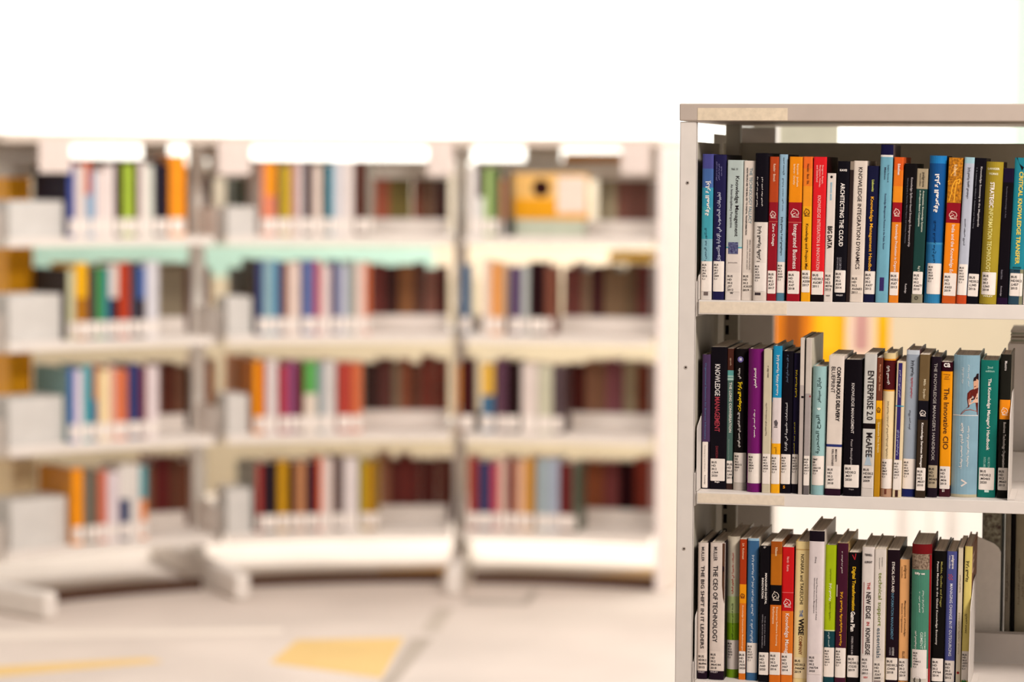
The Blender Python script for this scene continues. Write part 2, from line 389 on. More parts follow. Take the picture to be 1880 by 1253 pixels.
B(0,'A',(652,716,95,625,686,1178),'h','thin light blue book','thin light blue book with black Arabic writing','#8fb6cc',
  [(95,890,'#92b4cb'),(890,1120,'#c9c9c6'),(1120,1178,'#4e7a90')],(890,1118,'BUS|HD|30.2|.K43|2009|C.1'),
  [('a','إدارة المعرفة و نظم المعلومات',555,842,.5,.34,K1,.015),('a','أسامة محمد علي سيد',270,515,.52,.25,K1,.01),('a','خضر مصباح',115,245,.56,.25,K1,.01)],side='#1a1420')
B(0,'A',(728,829,112,702,799,1185),'s','orange and crimson book','orange over crimson book with white knight emblem','#9c0f20',
  [(112,450,'#ea8a0c'),(450,597,'#9c0f20'),(597,600,'#d8806c'),(600,1185,'#9c0f20')],(962,1130,'BUS|HD|30.2|.K47|2018'),
  [('e','Integrated Business I',612,965,.52,.42,W1),('e','Rajczynski · Jandhyala',165,335,.62,.18,'#f6dcb0'),('e','Sankaran · Daruthy',165,320,.36,.18,'#f6dcb0')],[('knight',528,62,'#f0d8cc')])
B(0,'B',(21,91,112,0,68,1188),'s','orange to yellow book','orange to yellow book with dark title and knight emblem','#eda51a',
  [(112,200,'#e96a26'),(200,330,'#ea7c22'),(330,480,'#eb9320'),(480,1188,'#eda51a')],(955,1120,'BUS|HD30.2|.K558|2017'),
  [('e','Knowledge and Project Mar',610,952,.5,.38,'#33190f'),('e','Handzic · Bassi  Eds.',165,318,.55,.24,'#4a2412')],[('knight',524,56,'#4a2412')])
B(0,'B',(98,198,113,72,168,1190),'s','bright red book','bright red book with pink capital title','#dc1c24',
  [(113,1138,'#dc1c24'),(1138,1190,'#1c1014')],(965,1138,'BUS|HD30.2|.K6287|2011'),
  [('e','KNOWLEDGE INTEGRATION & INNOVATION',400,955,.50,.26,'#f4b8b0'),('e','Berggren, Bergek,',175,315,.70,.15,'#f4b8b0'),('e','Bengtsson, Hobday,',175,340,.50,.15,'#f4b8b0'),('e','and Söderlund',175,300,.30,.15,'#f4b8b0')],side='#401216',depth=.19)
B(0,'B',(197,262,235,168,233,1192),'s','short thin white book','shortest white book with heavy black capital title','#ded2c8',
  None,(970,1112,'BUS|HD|30.2|.M3744|2015','#ded2c8'),[('e','BIG DATA',628,795,.5,.56,K1,.02),('e','BERNARD MARR',303,437,.5,.22,'#86b6cc',.01),('h','WILEY',1146,10,.5,.5,'#3c3234',.02)],[('disc',262,.5,.0021,K1)])
B(0,'B',(276,357,145,242,330,1195),'h','black gloss book','glossy black book with white capital title','#15111a',
  None,(958,1125,'BUS|HD|30.2|.K39|2014'),[('e','ARCHITECTING THE CLOUD',308,780,.48,.36,W1,.01),('h','KAVIS',212,16,.5,.6,W1,.02),('e','CLOUD COMPUTING',862,956,.48,.20,'#8e8a92'),('e','SERVICE MODELS',862,956,.25,.12,'#8e8a92'),('h','WILEY',1145,11,.5,.6,'#d0c8c8',.02)],side='#2a2c58')
B(0,'B',(360,386,147,333,352,1190),'s','dark brown sliver','very thin dark brown book without any title','#3c2c2a',[(147,210,'#8a7c6e'),(210,1190,'#3c2c2a')])
B(0,'B',(388,492,142,355,460,1190),'s','off-white serif book','off-white book with long black capital title','#ded0c2',
  None,(988,1125,'BUS|HD|30.2|.K63652|2011','#ded0c2'),[('e','KNOWLEDGE INTEGRATION DYNAMICS',190,945,.52,.30,'#2c2022')],depth=.19)
B(0,'B',(497,592,180,462,551,1190),'h','navy handbook','navy book with golden title and pale author','#1e2046',
  None,(960,1130,'BUS|HD|30.2|.K637|2012'),[('e','Knowledge Management Handbo',408,958,.44,.34,'#e8a628',.01),('e','Liebowitz',283,370,.5,.2,'#c8cf6a',.01)])
B(0,'B',(597,686,22,553,644,1195),'h','tall light blue book','tallest light blue book with navy top','#6fa6ba',
  [(22,98,'#1e1c48'),(98,113,'#e0dcd8'),(113,1195,'#6fa6ba')],None,
  [('e','Knowledge Management Practices in the Public Sector',385,800,.5,.20,'#2c2c50'),('e','Syväjärvi, Tervonen &',172,300,.66,.15,'#2c3048'),('e','Mäkinen',190,280,.42,.15,'#2c3048')],[('rect',1008,1108,.3,.66,'#33265c')],side='#5c4c50')
B(0,'B',(695,768,115,652,722,1195),'s','orange book with crimson band','orange book with crimson band and white knight emblem','#e88a1c',
  [(115,210,'#d8581c'),(210,330,'#df741c'),(330,450,'#e88a1c'),(450,597,'#98101e'),(597,1195,'#e08020')],(968,1140,'BUS|HD30.2|.K67|2013'),
  [('e','Knowledge Production in Organiz',615,965,.52,.34,W1),('e','Eskelinen',165,247,.55,.26,W1,.01)],[('knight',523,56,'#f0d0c0')])
B(0,'B',(773,855,162,727,818,1190),'s','black book with slim white title','black book with slim white title and no call label','#181214',
  None,None,[('e','Knowledge Spillover-based Strategic Entrepreneurship',265,775,.62,.22,'#b8aeb0'),('e','Edited by João J. Ferreira, Mário Raposo and Cristina Fernandes',270,750,.3,.14,'#5c5c66'),('e','Routledge',1050,1120,.5,.2,'#c8c0c0')])
B(0,'C',(56,138,200,10,92,1195),'s','dark green and tan book','dark green book with tan top and tail','#1f4c47',
  [(200,350,'#a8987c'),(350,1130,'#1f4c47'),(1130,1195,'#8c8672')],(963,1130,'BUS|HD|30.2|.K6677|2010'),
  [('e','Autopoietic Knowledge Systems',362,668,.66,.2,'#dfe0d0'),('e','palgrave',228,335,.60,.28,'#3c3428'),('e','macmillan',235,330,.34,.16,'#5a5040'),('e','in Project-Based Companies',362,628,.36,.2,'#dfe0d0'),('e','Kaj U',922,958,.55,.25,'#dfe0d0')],[('disc',1158,.45,.0032,'#4a4438'),('disc',1158,.45,.0018,'#8c8672')])
B(0,'C',(150,284,103,103,228,1195),'r','broad royal blue book','broad royal blue hardback with bold white Arabic title','#12569c',
  [(103,160,'#1e78b8'),(160,745,'#12508e'),(745,760,'#3c86b4'),(760,1120,'#2a74aa'),(1120,1195,'#2c7aa8')],(900,1128,'BUS|HD|30.2|.K63|2014|C.1',None,(.14,.96)),
  [('a','ادارة المعرفة',238,522,.52,.34,W1,.03),('a','الاستاذ الدكتور صلاح الدين',585,895,.5,.22,'#0c1c38')],side='#0c1226')
B(0,'C',(293,407,118,238,343,1200),'s','ornate orange and crimson book','orange book with ornate brown top and crimson band','#e88214',
  [(118,453,'#c07c1c'),(453,602,'#8c0c1e'),(602,1143,'#e88214'),(1143,1200,'#c45418')],(975,1143,'BUS|HD|30.2|.K623|2019'),
  [('e','India and the Knowledge Ec',615,975,.52,.30,W1),('e','Kulkarni',170,252,.5,.22,'#f0d0a0')],[('pic',120,452,.02,.98,'#6e3c10','#d88c1c'),('line',[(.15,440),(.3,380),(.34,330),(.5,290),(.85,275),(.8,310),(.62,300),(.55,360),(.5,450)],'#eca830',.0016),('line',[(.02,300),(.25,240),(.6,200),(.98,170)],'#eca830',.0014),('knight',542,58,'#f0d0c0')],side='#6a3a18')
B(0,'C',(410,479,115,345,418,1205),'h','silver-blue Arabic book','slim silver-blue Arabic book with orange tail','#b4bccc',
  [(115,160,'#9cc0cc'),(160,1140,'#b4b8c6'),(1140,1205,'#c0461c')],(910,1140,'BUS|HD|30.2|.K63|2016|C.1'),
  [('a','إدارة المعرفة وتطوير المنظمات',190,422,.5,.34,'#2c2830',.01),('a','حسين موسى قاسم',570,768,.42,.26,'#2c2830',.015)],side='#221a22')
B(0,'C',(483,570,120,420,506,1200),'s','plain black megacity book','black book with tiny white two-line title','#15111a',
  None,(978,1145,'BUS|HD30.2|.L345|2016'),[('e','Knowledge Economy in the Megalopolis',185,628,.60,.2,'#ccc6c6'),('e','T. R. Lakshmanan, William P. Anderson and Yena Song',190,642,.2,.13,'#74747c')])
B(0,'C',(571,682,148,514,640,1210),'r','olive gold book','glossy olive gold book with white and yellow title','#a08a26',
  None,(972,1140,'BUS|HD|30.2|.L365|2018',None,(.1,.92)),[('e','STRATEGIC',300,490,.42,.26,W1,.02),('e','INFORMATION TECHNOLOGY',496,972,.42,.26,'#e6dc8c',.005),('h','LANGER',200,15,.45,.7,'#e6e0c0',.02),('h','YORKS',238,15,.45,.55,'#e6e0c0',.02),('h','WILEY',1150,12,.5,.6,'#e6e0c0',.02)],side='#3a1a24')
B(0,'C',(695,757,197,645,724,1198),'s','black violet-edged book','narrow black violet-tinged book with faint grey lettering','#171018',
  [(197,300,'#241638'),(300,1150,'#171018'),(1150,1198,'#2c1438')],None,[('e','Territorial Knowledge in Asia',330,562,.4,.16,'#64606c'),('e','Elizabeth Chacko',945,1015,.35,.16,'#84808c'),('e','Routledge',1065,1138,.35,.18,'#a49ca4')])
B(0,'C',(762,872,118,730,836,1200),'h','teal book with yellow title','teal book with yellow capital title and black triangle','#1c7c8c',
  [(118,940,'#1f8090'),(940,1200,'#2a4454')],(970,1138,'BUS|HD30.2|.L457|2015'),
  [('e','CRITICAL KNOWLEDGE TRANSFER',222,902,.5,.3,'#e8cc50',.015),('h','LEONARD',928,12,.5,.6,'#183038',.02),('h','SWAP',950,12,.5,.4,'#183038',.02)],[('poly',[(.12,118),(.95,118),(.54,215)],'#141014'),('poly',[(.75,940),(.98,940),(.98,1200),(.75,1200)],'#7c7c62')],side='#3a4a40')
B(0,'C',(880,960,108,840,925,1205),'s','cream yellow book','cream yellow book cut off by the picture edge','#d8c878',[(108,1000,'#d8c878'),(1000,1205,'#ddd0c6')])
# ---- middle shelf
B(1,'P',(50,124,188,46,118,1092),'h','slim violet book','slim violet book with blue title above a white label','#443052',
  [(188,775,'#4a3458'),(775,1092,'#2a2030')],(775,1085,'    ',None,(.1,.8)),[('e','Organisational Semiotics for Business Informatics',245,757,.42,.24,'#50709a'),('e','Kecheng Liu and Weizi Li',800,975,.42,.16,'#77706c'),('e','Routledge',1000,1062,.45,.2,'#4a4244')],side='#2a1c24')
B(1,'P',(128,240,137,122,230,1096),'s','thick black book with red word','thick black book with white and red capital title','#17111a',
  None,(890,1040,'BUS|HD|30.2|.L564|2020',None,(.03,.93)),[('e','KNOWLEDGE',253,466,.42,.32,'#d8d2d0',.005),('e','MANAGEMENT',473,708,.42,.32,'#a83a48',.005),('e','DAWSON',805,885,.42,.16,'#7c2c34'),('h','Sage',1048,12,.45,.3,W1,.02)],side='#120d14',depth=.2)
B(1,'P',(243,289,148,232,274,1100),'s','brown and grey-green sliver','thin book, brown above and grey-green below, small tent picture','#50706a',
  [(148,295,'#5c2c20'),(295,330,'#5c9c98'),(330,362,'#a4c4b8'),(362,1060,'#4c6860'),(1060,1100,'#4a2c26')],(905,1058,'BUS|HD|30.2|.L66|2011',None,(.04,.98)),[('e','THE LONG CONVERSATION',375,714,.55,.42,'#e0dcd2',.01),('e','palgrave macmillan',212,262,.5,.3,'#c8a890'),('e','Maximising Business Value',760,898,.35,.18,'#8ca098')],[('rect',340,346,.02,.98,'#5c8c88')])
B(1,'P',(291,374,150,277,364,1108),'r','black yellow-lettered book','black hardback with bold yellow Arabic title and violet disc','#191114',
  [(150,1055,'#191114'),(1055,1108,'#ccc0b6')],(853,1055,'BUS|HD|30.2|.M3312|2009|C.1',None,(.02,.98)),
  [('a','إدارة المعلومات',368,572,.46,.36,'#f0cc1c',.03),('a','مقدمة في',280,352,.4,.28,W1,.01),('a','الأستاذ الدكتور زكي حسين الوردي',580,815,.42,.3,W1,.01)],[('disc',221,.46,.0050,'#7468a8'),('rect',212,230,.36,.56,'#dcd8ec')])
B(1,'P',(383,483,150,369,468,1120),'r','purple book','vivid purple hardback with two small white Arabic lines','#6f1266',
  None,(858,1060,'BUS|HD|30.2|.M34|2019|C.1',None,(.05,.97)),[('a','الاستثمار المعرفي',280,412,.52,.24,W1,.02),('a','د. خالد أحمد علي محمود',560,750,.48,.22,W1,.01)],side='#3c2434',depth=.17)
B(1,'P',(488,546,155,473,529,1125),'s','thin cream book','thin cream book with small black Arabic lettering','#ccc0a6',
  None,(860,1065,'BUS|HD|30.2|.M34|2020|C.1',None,(.04,.96)),[('a','د. عماد محمد',265,345,.5,.24,'#3c3028',.02),('a','مفاهيم ومصطلحات الإدارة الالكترونية',515,738,.42,.24,'#3c3028',.01)],side='#4a3830')
B(1,'P',(552,612,130,532,592,1127),'h','sky blue and amber book','sky blue, white and amber Arabic book','#1c8cb8',
  [(130,480,'#1c8cb8'),(480,790,'#dccfce'),(790,1127,'#eea816')],(865,1065,'BUS|HD|30.2|.M36|2018|C.1',None,(.02,.98)),
  [('a','إدارة المعرفة وثقافة المنظمة',190,464,.56,.36,W1,.01),('a','أحمد',815,860,.45,.3,'#4a2c10')],[('poly',[(0,480),(1,480),(0,508)],'#1c8cb8'),('poly',[(0,760),(1,790),(0,790)],'#eea816'),('poly',[(.25,640),(.5,628),(.7,650),(.62,672),(.35,672)],'#5c5458'),('rect',676,682,.25,.65,'#4a4448')],side='#3c4c54')
B(1,'P',(614,690,165,593,667,1128),'h','black computing book','black book with white Arabic title and grey-blue author','#15101a',
  None,(863,1065,'BUS|HD|30.2|.M37|2011|C.1',None,(.04,.94)),[('a','استخدامات حاسوبية في الإدارة',515,840,.52,.32,'#dcd8d8'),('a','د. فايز جمعة صالح النجار',190,378,.5,.26,'#64748c'),('h','5',1086,20,.4,.2,'#d88c1c',.03)])
B(1,'P',(690,742,178,668,716,1128),'s','dark indigo book','dark indigo book with yellow Arabic lettering','#231c3c',
  [(178,1065,'#231c3c'),(1065,1128,'#1a141e')],(863,1065,'BUS|HD|30.2|.M37|2017|C.1',None,(.04,.96)),[('a','إدارة المعرفة الرقمية',290,478,.45,.34,'#e8c81c',.02),('a','الدكتور عبد الناصر',648,862,.34,.2,'#c8b82c')],[])
B(1,'X3',(350,388,82,332,362,1205),'s','first tall white book','tall slim off-white book with a black tick','#d2c6ba',
  [(82,420,'#d8ccc0'),(420,960,'#b8aca6'),(960,1205,'#bcb0a8')],None,[],[('rect',498,512,.4,.98,K1)],side='#6a7470',depth=.19)
B(1,'X3',(392,438,85,368,410,1208),'s','second tall white book','tall slim grey-white book with crumpled pale cover','#c2b6ac',
  [(85,480,'#cabeb4'),(480,1140,'#a49a98'),(1140,1208,'#6c6464')],(928,1142,'BUS|HD|30.2|.M37|2017|C.1',None,(.02,.98)),[],[('rect',494,506,.75,.98,'#8c2c34')],side='#d8d0bc',depth=.19)
B(1,'X3',(440,548,285,420,518,1212),'r','aqua book','aqua hardback with dark Arabic title, shorter than its neighbours','#98bcbc',
  [(285,930,'#98bcbc'),(930,1145,'#98bcbc'),(1145,1212,'#8cb4b6')],(930,1142,'EMT|BF|311|.S66125|2018|C.1',None,(.08,.95)),
  [('a','الروح المتحررة',635,912,.5,.38,'#2c4444',.005),('a','مايكل سينغر',365,545,.5,.34,'#2c4444',.0)],[('poly',[(.35,590),(.45,580),(.5,586),(.56,580),(.66,590),(.5,602)],'#dce6e4')])
B(1,'Q',(193,292,197,163,266,1145),'s','white blueprint book','thick white book with black capitals and navy band','#dfd2c6',
  [(197,797,'#dfd2c6'),(797,815,'#26306c'),(815,1100,'#dfd2c6'),(1100,1145,'#34182c')],(945,1095,'BUS|HD|30.2|.M37|2018','#e4d9d0',(.06,.96),.3),
  [('e','CONTINUOUS DELIVERY',270,640,.68,.26,'#1c1418',.025),('e','BLUEPRINT',270,448,.32,.26,'#2c2428',-.005),('e','MAX MARTY',830,915,.66,.13,'#3a3032',.01),('e','KIRILL EVSTIGNEEV',830,945,.44,.13,'#3a3032',.01)])
B(1,'Q',(300,430,222,284,400,1150),'h','broad black book','broad black book with small white capitals','#150f16',
  None,(938,1092,'BUS|HD30.2|.M37|2020',None,(.06,.92)),[('e','KNOWLEDGE MANAGEMENT',382,724,.5,.17,'#d4ccc8'),('e','Peter Massingham',765,936,.46,.16,'#a49c9c'),('h','Sage',1105,10,.5,.3,'#a49c9c')],depth=.19)
B(1,'Q',(435,513,185,408,490,1152),'s','silver-white book','silver-white book with huge black condensed capitals','#c9c5c0',
  [(185,655,'#cbc7c1'),(655,692,'#1a1014'),(692,900,'#cbc7c1'),(900,1152,'#d0c6be')],(945,1095,'BUS|HD30.2|.M387|2009','#d4cac2'),
  [('e','ENTERPRISE 2.0',298,632,.55,.52,'#241c1e',.005),('e','McAFEE',718,884,.55,.52,'#241c1e',.005)],[('poly',[(.2,940),(.5,850),(.8,940)],'#a4b4c0')],side='#1c1418')
B(1,'Q',(515,562,210,492,532,1152),'s','brown and ochre book','slim book, brown above and ochre below, knight emblem','#b8860f',
  [(210,500,'#6c3420'),(500,625,'#efa80c'),(625,1152,'#b88412')],None,[('e','Quantitative Data Analysis',645,852,.55,.42,'#f0dca0'),('e','Martens · Pugliese · Becker',255,436,.52,.34,'#d89c78')],[('knight',562,34,'#5c3410')])
B(1,'X1',(358,466,80,326,418,1222),'r','cream and maroon book','cream hardback with a maroon block at the top','#e6d2a8',
  [(80,125,'#dcc492'),(125,138,'#dc8c1c'),(138,370,'#5c0c12'),(370,382,'#dc9430'),(382,1155,'#e6d0a4'),(1155,1222,'#b48c72')],(920,1155,'BUS|HD|30.2|.M67|2012|C.1',None,(.04,.98)),
  [('a','زكريا المصري',180,328,.42,.34,W1,.01),('a','إدارة المعرفة دراسات في المفاهيم والمداخل والعمليات',460,916,.5,.22,'#54402c',.005)],[('rect',1160,1200,.35,.55,'#6c3c2c')])
B(1,'X1',(462,528,148,424,491,1225),'s','cream book with indigo stripe','slim cream book with an indigo stripe down its spine','#e0cda8',
  None,(928,1165,'BUS|HD|30.2|.M67|2015|C.1',None,(.02,.98)),[('a','الدكتور محمد الأمين البيلاوي',215,432,.42,.28,'#cbc4dc'),('a','الإدارة المعلوماتية',690,892,.42,.3,'#b4b8dc')],
  [('poly',[(.2,158),(.66,158),(.66,925),(.2,925)],'#302464','printed_panel',.0003),('rect',496,503,.0,.98,'#1c94b8'),('rect',1168,1222,.3,.65,'#3c1c1c')])
B(1,'X1',(534,622,55,498,600,1220),'h','silver-blue tall book','tall silver-blue book with black and red Arabic lettering','#9ca8b6',
  [(55,90,'#c4ccd4'),(90,1158,'#98a2b0'),(1158,1220,'#1a2470')],(918,1158,'BUS|HD|30.2|.M67|2018|C.1',None,(.02,.98)),
  [('a','إدارة المعرفة',135,262,.5,.3,'#26222c',.01),('a','وتكنولوجيا المعلومات',272,436,.48,.2,'#b02834',.015),('a','عبدالله حسن مسلم',530,682,.42,.26,'#26222c')],side='#5c2c38')
B(1,'S',(70,134,188,36,103,1158),'s','brown and black knight book','brown book with black band and white knight emblem','#4a3c28',
  [(188,500,'#6c5638'),(500,630,'#1a1620'),(630,1158,'#46362a')],(955,1110,'BUS|HD|30.2|.MS37|2010',None,(.08,.97)),[('e','Knowledge Services Manager',650,956,.48,.28,W1,.015),('e','Mills · Snyder',355,488,.55,.3,'#e0d0b0')],[('knight',583,40,'#e8dcd4')])
B(1,'X2',(42,118,108,6,84,1225),'h','dark plum handbook','dark plum book with tall grey capitals','#281c28',
  None,(970,1150,'BUS|HD|30.2|.M5465|2018','#a89880',(.05,.97)),[('e',"THE KNOWLEDGE MANAGER'S HANDBOOK",160,932,.5,.32,'#aca4a0')])  # call label greyed, the shade on it is put into its colour
B(1,'X2',(123,210,150,101,188,1220),'s','amber and maroon book','amber book with maroon head and dark title','#f09a0c',
  [(150,225,'#3c0c1c'),(225,1130,'#f09a0c'),(1130,1220,'#4c1020')],(978,1157,'BUS|HD|30.2|.M36|2013',None,(.03,.97)),
  [('e','The Innovative CIO',355,842,.52,.48,'#4a2410'),('h','ca',175,34,.5,.6,W1,.015),('h','Tilling',250,9,.5,.62,'#6a3410',.01),('h','and',267,9,.5,.35,'#6a3410',.01),('h','Others',284,9,.5,.5,'#6a3410',.01),('e','SS',1160,1182,.4,.22,W1,.01)])
fat = B(1,'X2',(222,430,95,194,399,1222),'r','widest pale blue book','widest pale blue hardback showing a seated figure in red','#84a6b6',
  [(95,1200,'#84a6b6'),(1200,1222,'#b4ac90')],None,
  [('a','طريق قديم، سحب بيضاء',632,1000,.38,.17,W1,.01),('a','سيرة حياة المعلم بوذا وتعاليمه',655,978,.63,.12,W1),('a','تيك نات هانه',190,318,.36,.1,'#d8dcdc'),('a','ترجمة جمال حيدر',170,342,.58,.09,'#d8dcdc')],
  [('rect',569,575,.02,.98,'#dcd8d4'),
   ('poly',[(.42,1078),(.64,1108),(.42,1140),(.38,1130),(.55,1108),(.38,1090)],'#dccfc8'),
   ('poly',[(.30,570),(.36,545),(.52,515),(.60,500),(.55,440),(.56,395),(.66,372),(.80,360),(.82,338),(.97,338),(.97,570)],'#5c1810','figure_robe',.0004),
   ('poly',[(.60,445),(.72,430),(.95,395),(.97,360),(.97,470),(.80,470),(.62,490)],'#d8ac94','figure_skin',.0005),
   ('poly',[(.80,365),(.78,315),(.80,290),(.90,282),(.97,290),(.97,350)],'#c8987c','figure_face',.0005),
   ('poly',[(.77,300),(.79,272),(.86,262),(.90,240),(.97,238),(.97,292),(.84,296)],'#241418','figure_hair',.00055),
   ('poly',[(.70,440),(.94,428),(.94,438),(.72,450)],'#341414','printed_shape',.0006),
   ('line',[(.36,560),(.5,530),(.7,525),(.95,540)],'#9c4420',.001),('line',[(.66,390),(.62,430),(.66,470)],'#8c3018',.001)],depth=.19,side='#7c8c8c')
B(1,'X2',(438,590,135,406,546,1225),'h','deep teal handbook','broad deep teal book marked 2nd edition','#0f6e62',
  None,(988,1165,'BUS|HD30.2|.M5465|2020',None,(.06,.93),),[('e',"The Knowledge Manager's Handbook",280,850,.5,.24,W1,.01),('h','2nd',192,18,.52,.3,'#9ccabc',.005),('h','edition',221,18,.52,.5,'#9ccabc',.005),('e','NICK MILTON',905,986,.60,.13,'#8cbcb0'),('e','PATRICK LAMBE',905,986,.36,.13,'#8cbcb0')],[('rect',1166,1184,.4,.65,'#c8dcd4')])
B(1,'X2',(596,678,90,562,646,1230),'h','black book with orange square','black book with orange square and white knight emblem','#26241e',
  [(90,450,'#26241e'),(450,605,'#ec8c14'),(605,1230,'#26241e')],(990,1168,'BUS|HD|30.2|.M663|2013',None,(.04,.96)),[('e','Business Technology Organization',628,986,.5,.32,W1),('e','Maestro',143,218,.5,.24,'#d8d0cc')],[('knight',540,60,'#f4dcc4')],side='#6a5e48')
# ---- lower shelf
B(2,'T1',(32,118,258,26,106,1230),'h','first white capitals book','white book with tall black capitals and violet-black tail','#dccdc2',
  [(258,1172,'#dccdc2'),(1172,1230,'#2a1828')],(1042,1168,'BUS|HD30.2|.M64946|2015','#dccdc2'),[('e','THE BIG SHIFT IN IT LEADERS',422,1012,.5,.36,'#2a2428',.01),('e','MULLER',288,391,.5,.28,'#3a3438'),('h','WILEY',1180,12,.45,.7,'#b4a8ac',.02)],side='#201820')
B(2,'T1',(133,228,258,122,226,1235),'h','second white capitals book','white book with black capitals and a dark brown edge','#dccdc2',
  [(258,1172,'#dccdc2'),(1172,1235,'#2a1828')],(1030,1168,'BUS|HD|30.2|.M64144|2018','#dccdc2',(.04,.8)),[('e','THE CEO OF TECHNOLOGY',422,968,.38,.32,'#2a2428',.01),('e','MULLER',288,388,.36,.25,'#3a3438'),('h','WILEY',1180,12,.35,.55,'#b4a8ac',.02)],[('poly',[(.83,262),(.99,262),(.99,690),(.9,650),(.83,560)],'#4c3020'),('poly',[(.83,420),(.95,430),(.99,560),(.83,560)],'#241418')],side='#241820')
B(2,'T1',(242,338,215,232,330,1220),'r','white to green book','white to green hardback with red and black Arabic lettering','#d4cab4',
  [(215,520,'#d8cdb8'),(520,640,'#ccccae'),(640,760,'#b4c486'),(760,830,'#9cb85c'),(830,1220,'#7ca61e')],(952,1160,'BUS|HD|30.2|.N36|2010|C.1',None,(.04,.98)),
  [('a','تطبيقات حاسوبية في العلوم المالية',330,622,.5,.22,'#b81c1c',.01),('a','الأستاذ الدكتور محمود حسين الوادي',690,948,.5,.2,'#2c3414',.01)],side='#b8ac90',depth=.19)
B(2,'T1',(342,390,235,332,381,1235),'s','thin rust and amber book','thin rust book with an amber square and knight emblem','#d8721c',
  [(235,555,'#ac380e'),(555,690,'#ec940c'),(690,1235,'#d8721c')],(1032,1190,'BUS|HD|30.2|.N35|2020',None,(.02,.98)),[('e','Knowledge Construction Methodologies',706,1028,.52,.3,'#f4dcb4'),('e','2A  Kolomazi',262,376,.52,.28,'#eccca8')],[('knight',636,32,'#6c3010')],side='#6c3414')
B(2,'T1',(400,474,228,386,464,1240),'h','steel blue Arabic book','steel blue book with pale Arabic lettering','#3c6894',
  [(228,245,'#9cc0d8'),(245,1240,'#3a648e')],(972,1185,'BUS|HD|30.2|.N37|2019|C.1',None,(.04,.97)),[('a','إدارة المعرفة في إطار نظم ذكاء الأعمال',345,776,.5,.30,'#dce4ec',.005),('a','د. عامر عبدالرزاق',806,970,.45,.3,'#dce4ec')],side='#d0c4b4',depth=.19)
B(2,'T1',(488,562,280,473,546,1252),'s','black innovation book','black book with two lines of small white capitals','#151017',
  None,(1040,1200,'BUS|HD|30.2|.N49|2020',None,(.03,.97)),[('e','MANAGING DIGITAL',475,696,.62,.2,W1,.01),('e','THE JOHN MABES',780,992,.56,.12,'#8c868c'),('e','INNOVATION',510,655,.3,.2,W1,.01),('e','NEWELL MORTON MARABELLI',770,1008,.34,.12,'#8c868c'),('h','✻',292,14,.45,.25,W1)])
B(2,'T1',(565,640,250,550,628,1258),'s','copper and orange book','copper book with black band and white knight emblem','#dc7a14',
  [(250,340,'#a4500f'),(340,560,'#b8680f'),(560,702,'#150f14'),(702,1258,'#d46c18')],(1038,1200,'BUS|HD|30.2|.N647|2016',None,(.02,.98)),[('e','Enterprise Software Sourcing',716,992,.62,.2,'#f4dcb4'),('e','Nilsson',292,352,.5,.22,'#f4dcb4'),('e','Performance',716,836,.32,.2,'#f4dcb4')],[('knight',636,64,'#ecdccc')],side='#8c5018')
B(2,'T1',(643,735,290,630,714,1258),'s','scarlet and orange book','scarlet book turning orange below, white knight emblem','#dc7a24',
  [(290,612,'#cc1418'),(612,615,'#e8807c'),(615,745,'#c01018'),(745,1258,'#dc7420')],(1045,1200,'BUS|HD|30.2|.N67|2014',None,(.02,.97)),[('e','Knowledge Manag',762,1045,.46,.42,W1),('e','North · Kumta',358,462,.5,.2,'#f4bcb0')],[('knight',686,60,'#f4dcd4')],side='#7c1414')
B(2,'T1',(742,840,250,718,818,1260),'h','straw yellow book','straw yellow book with black capitals, one word bold','#ebd396',
  None,(1075,1225,'BUS|HD30.2|.N6624|2019','#e4cfa4',(.04,.98)),[('e','WISE',797,916,.52,.38,'#241c1c',.03),('e','NONAKA and TAKEUCHI',340,695,.5,.24,'#3c3020'),('e','THE',737,786,.5,.24,'#3c64a0',.01),('e','COMPANY',922,1056,.5,.24,'#7c4420',.01)],[('rect',304,310,.02,.98,'#c49c5c')],side='#c49a40')
B(2,'T2',(58,163,175,40,146,1295),'h','tall white book with black top','tallest white book with a black top band','#e0d3d2',
  [(175,250,'#201420'),(250,1295,'#e0d3d2')],(1066,1215,'BUS|HD|30.2|.N6734|2020','#dccfcc',(.08,.96)),[('e','Novel Theories and Applications of Global',515,818,.56,.11,'#3a3438'),('e','Zhang',360,406,.45,.12,'#3a3438'),('e','Information Resource Management',515,770,.4,.11,'#3a3438')],side='#dcd0c4',depth=.2)
B(2,'T2',(174,250,275,156,236,1262),'h','lime green book','lime green book with teal lower band','#a4b80c',
  [(275,880,'#a4b80c'),(880,888,'#d8dca8'),(888,1262,'#104c58')],(1005,1215,'BUS|HD|30.2|.N63|2014|C.1',None,(.03,.97)),[('a','إدارة المعرفة',545,672,.5,.26,'#f0ecd8',.02),('a','المفاهيم والاستراتيجيات',445,540,.5,.2,'#3c4808'),('a','والعمليات والتقنيات',680,812,.5,.2,'#3c4808'),('a','صالح مهدي',895,1000,.45,.22,'#c8dcdc')],side='#6c7418')
B(2,'T2',(262,336,262,239,316,1268),'h','wine purple book','wine purple book with yellow Arabic title','#501030',
  None,(1008,1220,'BUS|HD|30.2|.N67|2010|C.1',None,(.02,.98)),[('a','إدارة المعرفة والتكنولوجيا الحديثة',605,992,.5,.28,'#f0b020',.02),('a','د. حسام بدر أمين',320,476,.45,.2,W1,.01)],[('rect',560,645,.0,.1,'#e0d4cc')],side='#c8a868',depth=.19)
